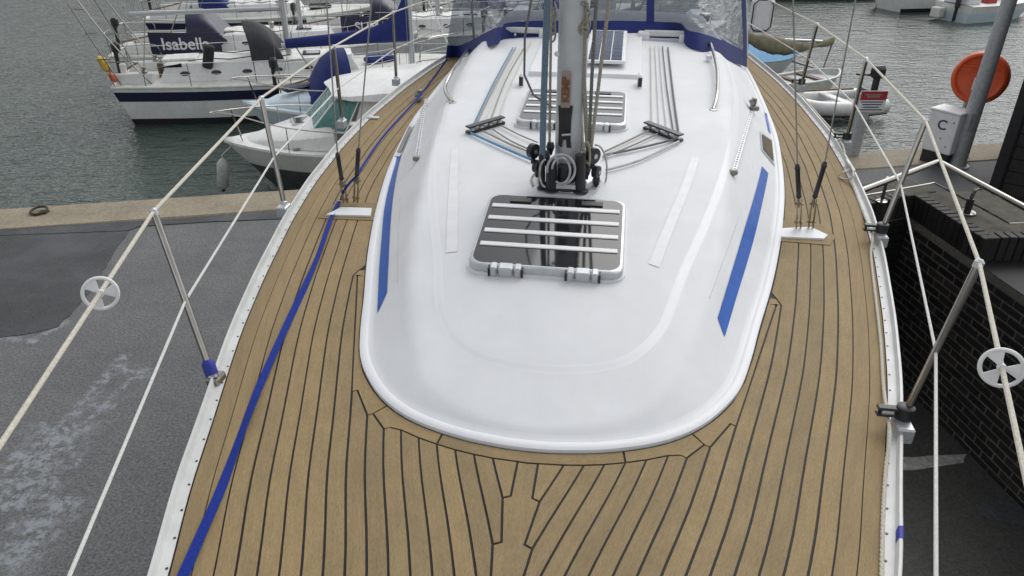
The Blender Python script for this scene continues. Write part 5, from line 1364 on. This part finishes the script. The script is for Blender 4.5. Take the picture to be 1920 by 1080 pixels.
# raised foredeck / cuddy
rows = []
for x, hgt, wf in ((6.1, .04, .5), (5.85, .12, .62), (5.5, .22, .74), (5.1, .32, .80), (4.7, .42, .82), (4.5, .46, .82)):
    z = sz(x); w = hb(x) * wf; rows.append([at(x, -w, z + .02), at(x, -w * .93, z + hgt * .7), at(x, -w * .7, z + hgt), at(x, 0, z + hgt + .05), at(x, w * .7, z + hgt), at(x, w * .93, z + hgt * .7), at(x, w, z + .02)])
mbk = MB().grid(rows); mbk.f.append(tuple(range(7)))
cud = ob('cuddy', mbk, M['boatw'], cw, 40)
c = at(5.0, -.1, sz(5.0) + .36)
ob('hatch', MB().box(c, (.42, .5, .06), (C_['X'], C_['Y'], Z3), .02), M['alu'], cud); ob('hatch_pane', MB().box(c + Z3 * .034, (.32, .4, .006), (C_['X'], C_['Y'], Z3)), M['acryl'], cud, 0)
# wheelhouse: raked windscreen and long hard top
zs = sz(3) + .48; zr = zs + .66
for s in (-1, 0, 1):
    if s == 0: poly = [at(4.85, -.55, zs), at(4.85, .55, zs), at(4.2, .48, zr), at(4.2, -.48, zr)]
    else: poly = [at(4.85, s * .57, zs), at(4.25, s * .86, zs - .06), at(3.85, s * .82, zr), at(4.2, s * .5, zr)]
    ob('windscreen_pane', MB().prism(poly, .012, Vector((0, 0, -1))), M['teal'], cw, 0)
    ob('windscreen_frame', MB().tube(poly, .018, 6, closed=True), M['white'], cw)
rows = []
for x, z, w, dr in ((4.38, zr - .01, .66, .03), (4.1, zr + .06, .98, .12), (3.5, zr + .14, 1.12, .24), (2.2, zr + .20, 1.17, .42), (.6, zr + .20, 1.17, .46), (.1, zr + .16, 1.14, .46)):
    rows.append([at(x, -w, z - dr), at(x, -w * .95, z - dr * .4), at(x, -w * .7, z - .02), at(x, 0, z + .03), at(x, w * .7, z - .02), at(x, w * .95, z - dr * .4), at(x, w, z - dr)])
ob('hard_top', MB().sheet(rows, .04), M['boatw'], cw, 40)
for s in (-1, 1): ob('side_panel', MB().prism([at(4.2, s * .88, zs - .35), at(.1, s * 1.02, zs - .35), at(.1, s * 1.0, zr - .18), at(3.82, s * .86, zr + .02)], .04, C_['Y'] * -s), M['boatw'], cw, 0)
ob('bulkhead', MB().prism([at(4.5, -.8, zs - .35), at(4.5, .8, zs - .35), at(4.5, .8, zs), at(4.5, -.8, zs)], .05, C_['X'] * -1), M['boatw'], cw, 0)
ob('roof_rail', MB().tube(catmull([at(2.2, -.75, zr + .12), at(2.2, -.75, zr + .22), at(.9, -.75, zr + .26), at(.9, -.75, zr + .14)], 5), .014, 6), M['steel'], cw)
rr_ = [at(4.3, -hb(4.3) * .9, sz(4.3) + .42), at(5.4, -hb(5.4) * .95, sz(5.4) + .5), at(6.35, -.18, sz(6.5) + .56), at(6.75, 0, sz(6.6) + .56), at(6.35, .18, sz(6.5) + .56), at(5.4, hb(5.4) * .95, sz(5.4) + .5), at(4.3, hb(4.3) * .9, sz(4.3) + .42)]
rl = ob('bow_rail', MB().tube(catmull(rr_, 5), .014, 7), M['steel'], cw)
for q in (0, 1, 2, 4, 5, 6):
    ob('rail_post', MB().tube([rr_[q], Vector((rr_[q].x, rr_[q].y, WZ + sz(5.5) - .02)) - (C_['X'] * .15 if q in (2, 4) else Vector())], .011, 6), M['steel'], rl)
for s in (-1, 1): ob('mooring_cleat', MB().box(at(5.25, s * hb(5.25) * .82, sz(5.25) + .04), (.14, .04, .05), (C_['X'], C_['Y'], Z3), .015), M['dsteel'], cw)
ob('name_stripe', MB().box((C_['P'](4.6, 1, .82) + C_['P'](4.2, 1, .82)) / 2 + C_['Y'] * .02, (.42, .006, .07), ((C_['P'](4.6, 1, .82) - C_['P'](4.2, 1, .82)).normalized(), C_['Y'], Z3)), M['boatb'], cw, 0)
# fender
fp = un(417, 296, WZ + .95) ; fb_ = unY(419, 356, fp.y)
fe = empty('hanging_fender', fb_, 'grey white fender hanging from the bow of the cabin cruiser', 'fender')
ob('body', MB().tube([fb_, fb_.lerp(fp, .06), fb_.lerp(fp, .15), fb_.lerp(fp, .82), fb_.lerp(fp, .92), fp], [.02, .07, .115, .115, .07, .02], 16), M['fender'], fe)
ob('end_cap', MB().lathe(fb_ - Z3 * .03, Z3, [(.035, 0), (.04, .06)], 10), M['navy'], fe)
ob('lanyard', MB().tube([fp, fp + Z3 * .06, at(6.3, .1, sz(6.3) + .05)], .010, 6), M['rope'], fe)
# ------------------------------------------------------------------ pale blue boat behind the cruiser
bw2 = bow + Vector((math.sin(wy), -math.cos(wy), 0)) * -2.45 * -1 * -1; n2 = Vector((-math.sin(wy), math.cos(wy), 0)); n2 = n2 if n2.y > 0 else -n2
bw2 = bow + n2 * 2.45 - Wd * .55; st2 = bw2 - Wd * 6.4
cp, D_ = cruiser('pale_blue_boat', 'pale blue cabin boat with a royal blue canvas cover, behind the white cruiser', fr(st2.x, st2.y, wy), 6.4, 2.2, 1.05, 'boatb', 'boatw')
T = D_['T']; sz = D_['sz']; hb = D_['hb']
rows = []
for x, hgt, wf in ((5.9, .03, .5), (5.6, .16, .66), (5.0, .28, .76), (3.6, .42, .8), (2.2, .50, .8), (1.9, .5, .8)):
    z = sz(x); w = hb(x) * wf; rows.append([at(x, -w, z + .02), at(x, -w * .9, z + hgt * .75), at(x, -w * .7, z + hgt), at(x, 0, z + hgt + .04), at(x, w * .7, z + hgt), at(x, w * .9, z + hgt * .75), at(x, w, z + .02)])
mbk = MB().grid(rows); mbk.f.append(tuple(range(7))); mbk.f.append(tuple(5 * 7 + i for i in range(7))[::-1])
cud = ob('cabin', mbk, M['boatb'], cp, 40)
for s in (-1, 1):
    pz_ = D_['P'](5.35, s, .80); ob('porthole', MB().lathe(pz_, (D_['Y'] * s + D_['X'] * .4).normalized(), [(.12, -.02), (.12, .03), (.09, .035)], 18), M['acryl'], cp)
ob('deck_bag', MB().box(at(5.1, 0, sz(5) + .42), (.8, .28, .12), ((D_['X'] * .9 + D_['Y'] * .4).normalized(), (D_['Y'] * .9 - D_['X'] * .4).normalized(), Z3), .05), M['navy'], cp)
rows = []
for k in range(8):
    t = k / 7; rows.append([at(4.95 - 1.0 * t, .80 * math.cos(a), sz(2) + .12 + (.25 + 1.0 * math.sin(min(1, t * 1.3) * math.pi / 2)) * math.sin(a) ** .55) for a in [math.pi * j / 12 + 1e-4 for j in range(12)] + [math.pi - 1e-4]])
ob('canvas_cover', MB().grid(rows), M['canvas'], cp, 60)
rr_ = [at(3.6, s * hb(3.6) * .9, sz(3.6) + .5) for s in (1,)] + [at(5.2, hb(5.2) * .95, sz(5.2) + .52), at(6.2, .2, sz(6.2) + .56), at(6.55, 0, sz(6.4) + .56), at(6.2, -.2, sz(6.2) + .56), at(5.2, -hb(5.2) * .95, sz(5.2) + .52), at(3.6, -hb(3.6) * .9, sz(3.6) + .5)]
rl = ob('bow_rail', MB().tube(catmull(rr_, 5), .014, 7), M['steel'], cp)
for q in (0, 1, 2, 4, 5, 6): ob('rail_post', MB().tube([rr_[q], rr_[q] - Z3 * .55 - (D_['X'] * .12 if q in (2, 4) else Vector())], .011, 6), M['steel'], rl)
# ------------------------------------------------------------------ right side: tender with outboard, covered dinghy
def outboard(e, c, X_, Y_, m='black', k=1.0):
    o = ob('outboard_motor', MB().box(c + Z3 * .42 * k, (.36 * k, .24 * k, .30 * k), (X_, Y_, Z3), .07 * k).box(c + Z3 * .12 * k, (.16 * k, .12 * k, .42 * k), (X_, Y_, Z3), .03 * k).box(c - Z3 * .25 * k, (.14 * k, .05 * k, .5 * k), (X_, Y_, Z3), .015 * k), M[m], e)
    ob('tiller_arm', MB().tube([c + Z3 * .35 * k + X_ * .15 * k, c + Z3 * .40 * k + X_ * .6 * k], .025 * k, 7), M[m], o)
tc = un(1556, 216, WZ); ta = R(14)
tX = Vector((math.cos(ta), math.sin(ta), 0)); tY = Vector((-math.sin(ta), math.cos(ta), 0))
te = empty('inflatable_tender', tc, 'small white tender with a black outboard behind the right guard rail', 'dinghy')
tub = catmull([tc + tX * 1.25 + tY * .62 + Z3 * .34, tc + tX * .2 + tY * .66 + Z3 * .34, tc - tX * .9 + tY * .5 + Z3 * .40, tc - tX * 1.4 + Z3 * .50, tc - tX * .9 - tY * .5 + Z3 * .40, tc + tX * .2 - tY * .66 + Z3 * .34, tc + tX * 1.25 - tY * .62 + Z3 * .34], 6)
ob('tube', MB().tube(tub, .20, 14), M['boatw'], te)
ob('floor', MB().box(tc + Z3 * .22, (2.2, 1.0, .2), (tX, tY, Z3), .04), M['galv'], te)
ob('thwart', MB().box(tc + Z3 * .50, (.26, 1.3, .06), (tX, tY, Z3), .02), M['boatw'], te)
ob('transom', MB().box(tc + tX * 1.12 + Z3 * .42, (.05, 1.0, .44), (tX, tY, Z3), .01), M['grey'], te)
outboard(te, tc + tX * 1.28 + Z3 * .66, -tX, tY, 'black', 1.15)
ob('oar', MB().tube([tc - tX * 1.5 + tY * .5 + Z3 * .62, tc + tX * .9 + tY * .4 + Z3 * .60], .028, 8), M['wood'], te)
ob('rubbing_band', MB().tube([p - Z3 * .19 + (p - tc).normalized() * .06 for p in tub], .05, 8), M['dark'], te)
dc = un(1418, 146, WZ); da = R(6)
T = fr(dc.x - 1.9, dc.y + .2, da)
dX = Vector((math.cos(da), math.sin(da), 0)); dY = Vector((-math.sin(da), math.cos(da), 0))
de = empty('covered_dinghy', dc, 'sailing dinghy with light blue cover and an olive sail slung on its boom', 'dinghy')
hb, sz, P, lev = loft(T, 3.4, 1.9, .6, .8, .2, .5, .1, depth=.2)
ob('hull', hullmesh(P, lev, 3.4), M['boatw'], de, 50)
rows = [[T @ Vector((3.4 * i / 16, s * hb(3.4 * i / 16) * 1.02, sz(3.4 * i / 16) + .02 + .42 * (1 - abs(s)))) for s in (-1, -.5, 0, .5, 1)] for i in range(17)]
ob('boat_cover', MB().grid(rows), M['lightblue'], de, 40)
s0_, s1_ = unY(1398, 68, dc.y - .6), unY(1562, 76, dc.y - .9)
rows = []
for i in range(25):
    t = i / 24; c = s0_.lerp(s1_, t) - Z3 * (.26 * math.sin(t * math.pi) ** .8); w = .10 + .16 * math.sin(t * math.pi); h_ = .06 + .22 * (math.sin(min(1, t * 1.15 + .1) * math.pi) if t < .85 else .25)
    rows.append([c + dY * (w * math.cos(a)) + Z3 * (h_ * math.sin(a) * (1 + .08 * math.sin(i * 1.7 + a * 3))) for a in [2 * math.pi * j / 14 for j in range(15)]])
sw = MB().grid(rows); sw.f.append(tuple(range(15))); sw.f.append(tuple(24 * 15 + j for j in range(15))[::-1])
ob('slung_sail', sw, M['tarp'], de, 60)
ob('boom', MB().tube([s0_ - Z3 * .06, s1_ - Z3 * .04], .045, 8), M['alu'], de)
ms0 = T @ Vector((1.4, 0, .5)); ob('mast', MB().tube([Vector((s0_.x + .1, s0_.y, WZ + .4)), Vector((s0_.x + .1, s0_.y, WZ + 6))], .05, 8), M['mastalu'], de)
ob('gallows', MB().tube([s1_ - Z3 * .04, Vector((s1_.x - .15, s1_.y, WZ + .45)), T @ Vector((3.0, 0, .5))], .03, 8), M['dsteel'], de)
# second tender, grey, nose under the rail
tc2 = un(1505, 178, WZ); t2 = R(24); tX = Vector((math.cos(t2), math.sin(t2), 0)); tY = Vector((-math.sin(t2), math.cos(t2), 0))
te2 = empty('rowing_dinghy', tc2, 'cream rowing dinghy between the covered dinghy and the tender', 'dinghy')
T = fr(tc2.x - tX.x * 1.3, tc2.y - tX.y * 1.3, t2); hb, sz, P, lev = loft(T, 2.6, 1.2, .55, .8, .2, .3, .05, depth=.15)
ob('hull', hullmesh(P, lev, 2.6), M['boatc'], te2, 50)
ob('inner_floor', MB().grid([[T @ Vector((2.6 * i / 10, s * hb(2.6 * i / 10) * .9, sz(1) * .92)) for s in (-1, 0, 1)] for i in range(11)]), M['galv'], te2, 40)
for x in (.7, 1.5): ob('thwart', MB().box(T @ Vector((x, 0, sz(1) * .98)), (.22, hb(x) * 1.8, .04), (tX, tY, Z3), .01), M['wood'], te2)
ob('gunwale', MB().tube([P(2.6 * i / 16, -1, 1) for i in range(16)] + [P(2.6, 1, 1)] + [P(2.6 * i / 16, 1, 1) for i in range(15, -1, -1)], .035, 6), M['boatw'], te2)
# ------------------------------------------------------------------ far boats at the top right
f1 = un(1668, 24, WZ)
sailboat('moored_yacht', 'white hulled yacht at the top right edge, stern towards the camera', fr(f1.x, f1.y + .8, R(18)), 8.0, 2.7, 1.05, stripe=None, group='boats along the far side of the basin', hood='canvas')
f2 = un(1780, 40, WZ); cm, F_ = cruiser('speedboat', 'white and blue speedboat with an outboard at the top right corner', fr(f2.x, f2.y, R(24)), 5.6, 2.2, .75, 'boatw', 'boatb', grp='boats along the far side of the basin')
T = F_['T']; sz = F_['sz']
ob('engine_cover', MB().box(at(.5, 0, sz(.5) + .18), (.9, 1.3, .35), (F_['X'], F_['Y'], Z3), .06), M['boatw'], cm); ob('seat', MB().box(at(1.7, 0, sz(1) + .12), (.7, 1.3, .3), (F_['X'], F_['Y'], Z3), .06), M['red'], cm)
for s in (-1, 1): ob('windscreen_pane', MB().prism([at(3.6, s * .05, sz(3) + .1), at(2.9, s * .9, sz(3) + .05), at(2.7, s * .82, sz(3) + .5), at(3.2, s * .05, sz(3) + .55)], .012, Vector((0, 0, -1))), M['acryl'], cm, 0)
outboard(cm, at(-.15, -.3, .75), F_['X'], F_['Y'], 'black', 1.4); ob('swim_platform', MB().box(at(-.25, .55, .35), (.4, .5, .45), (F_['X'], F_['Y'], Z3), .04), M['boatc'], cm)
f3 = un(1590, 6, WZ)
sailboat('moored_yacht', 'dark hulled yacht just inside the top edge right of centre', fr(f3.x - 4.5, f3.y + 2.5, R(3)), 8.5, 2.8, 1.0, hull='navy', stripe=None, group='boats along the far side of the basin', hood='navy')
# ------------------------------------------------------------------ far bank of the basin
M['bank'] = concrete('bank_stone', (.05, .05, .045), (.14, .13, .11), 3)
bk = MB().box((0, 95, WZ + 1.0), (420, 30, 2.6), None, .2)
ob('far_quay', bk, M['bank'], None, 20, 'stone quay on the far side of the harbour basin', 'quay', kind='structure')
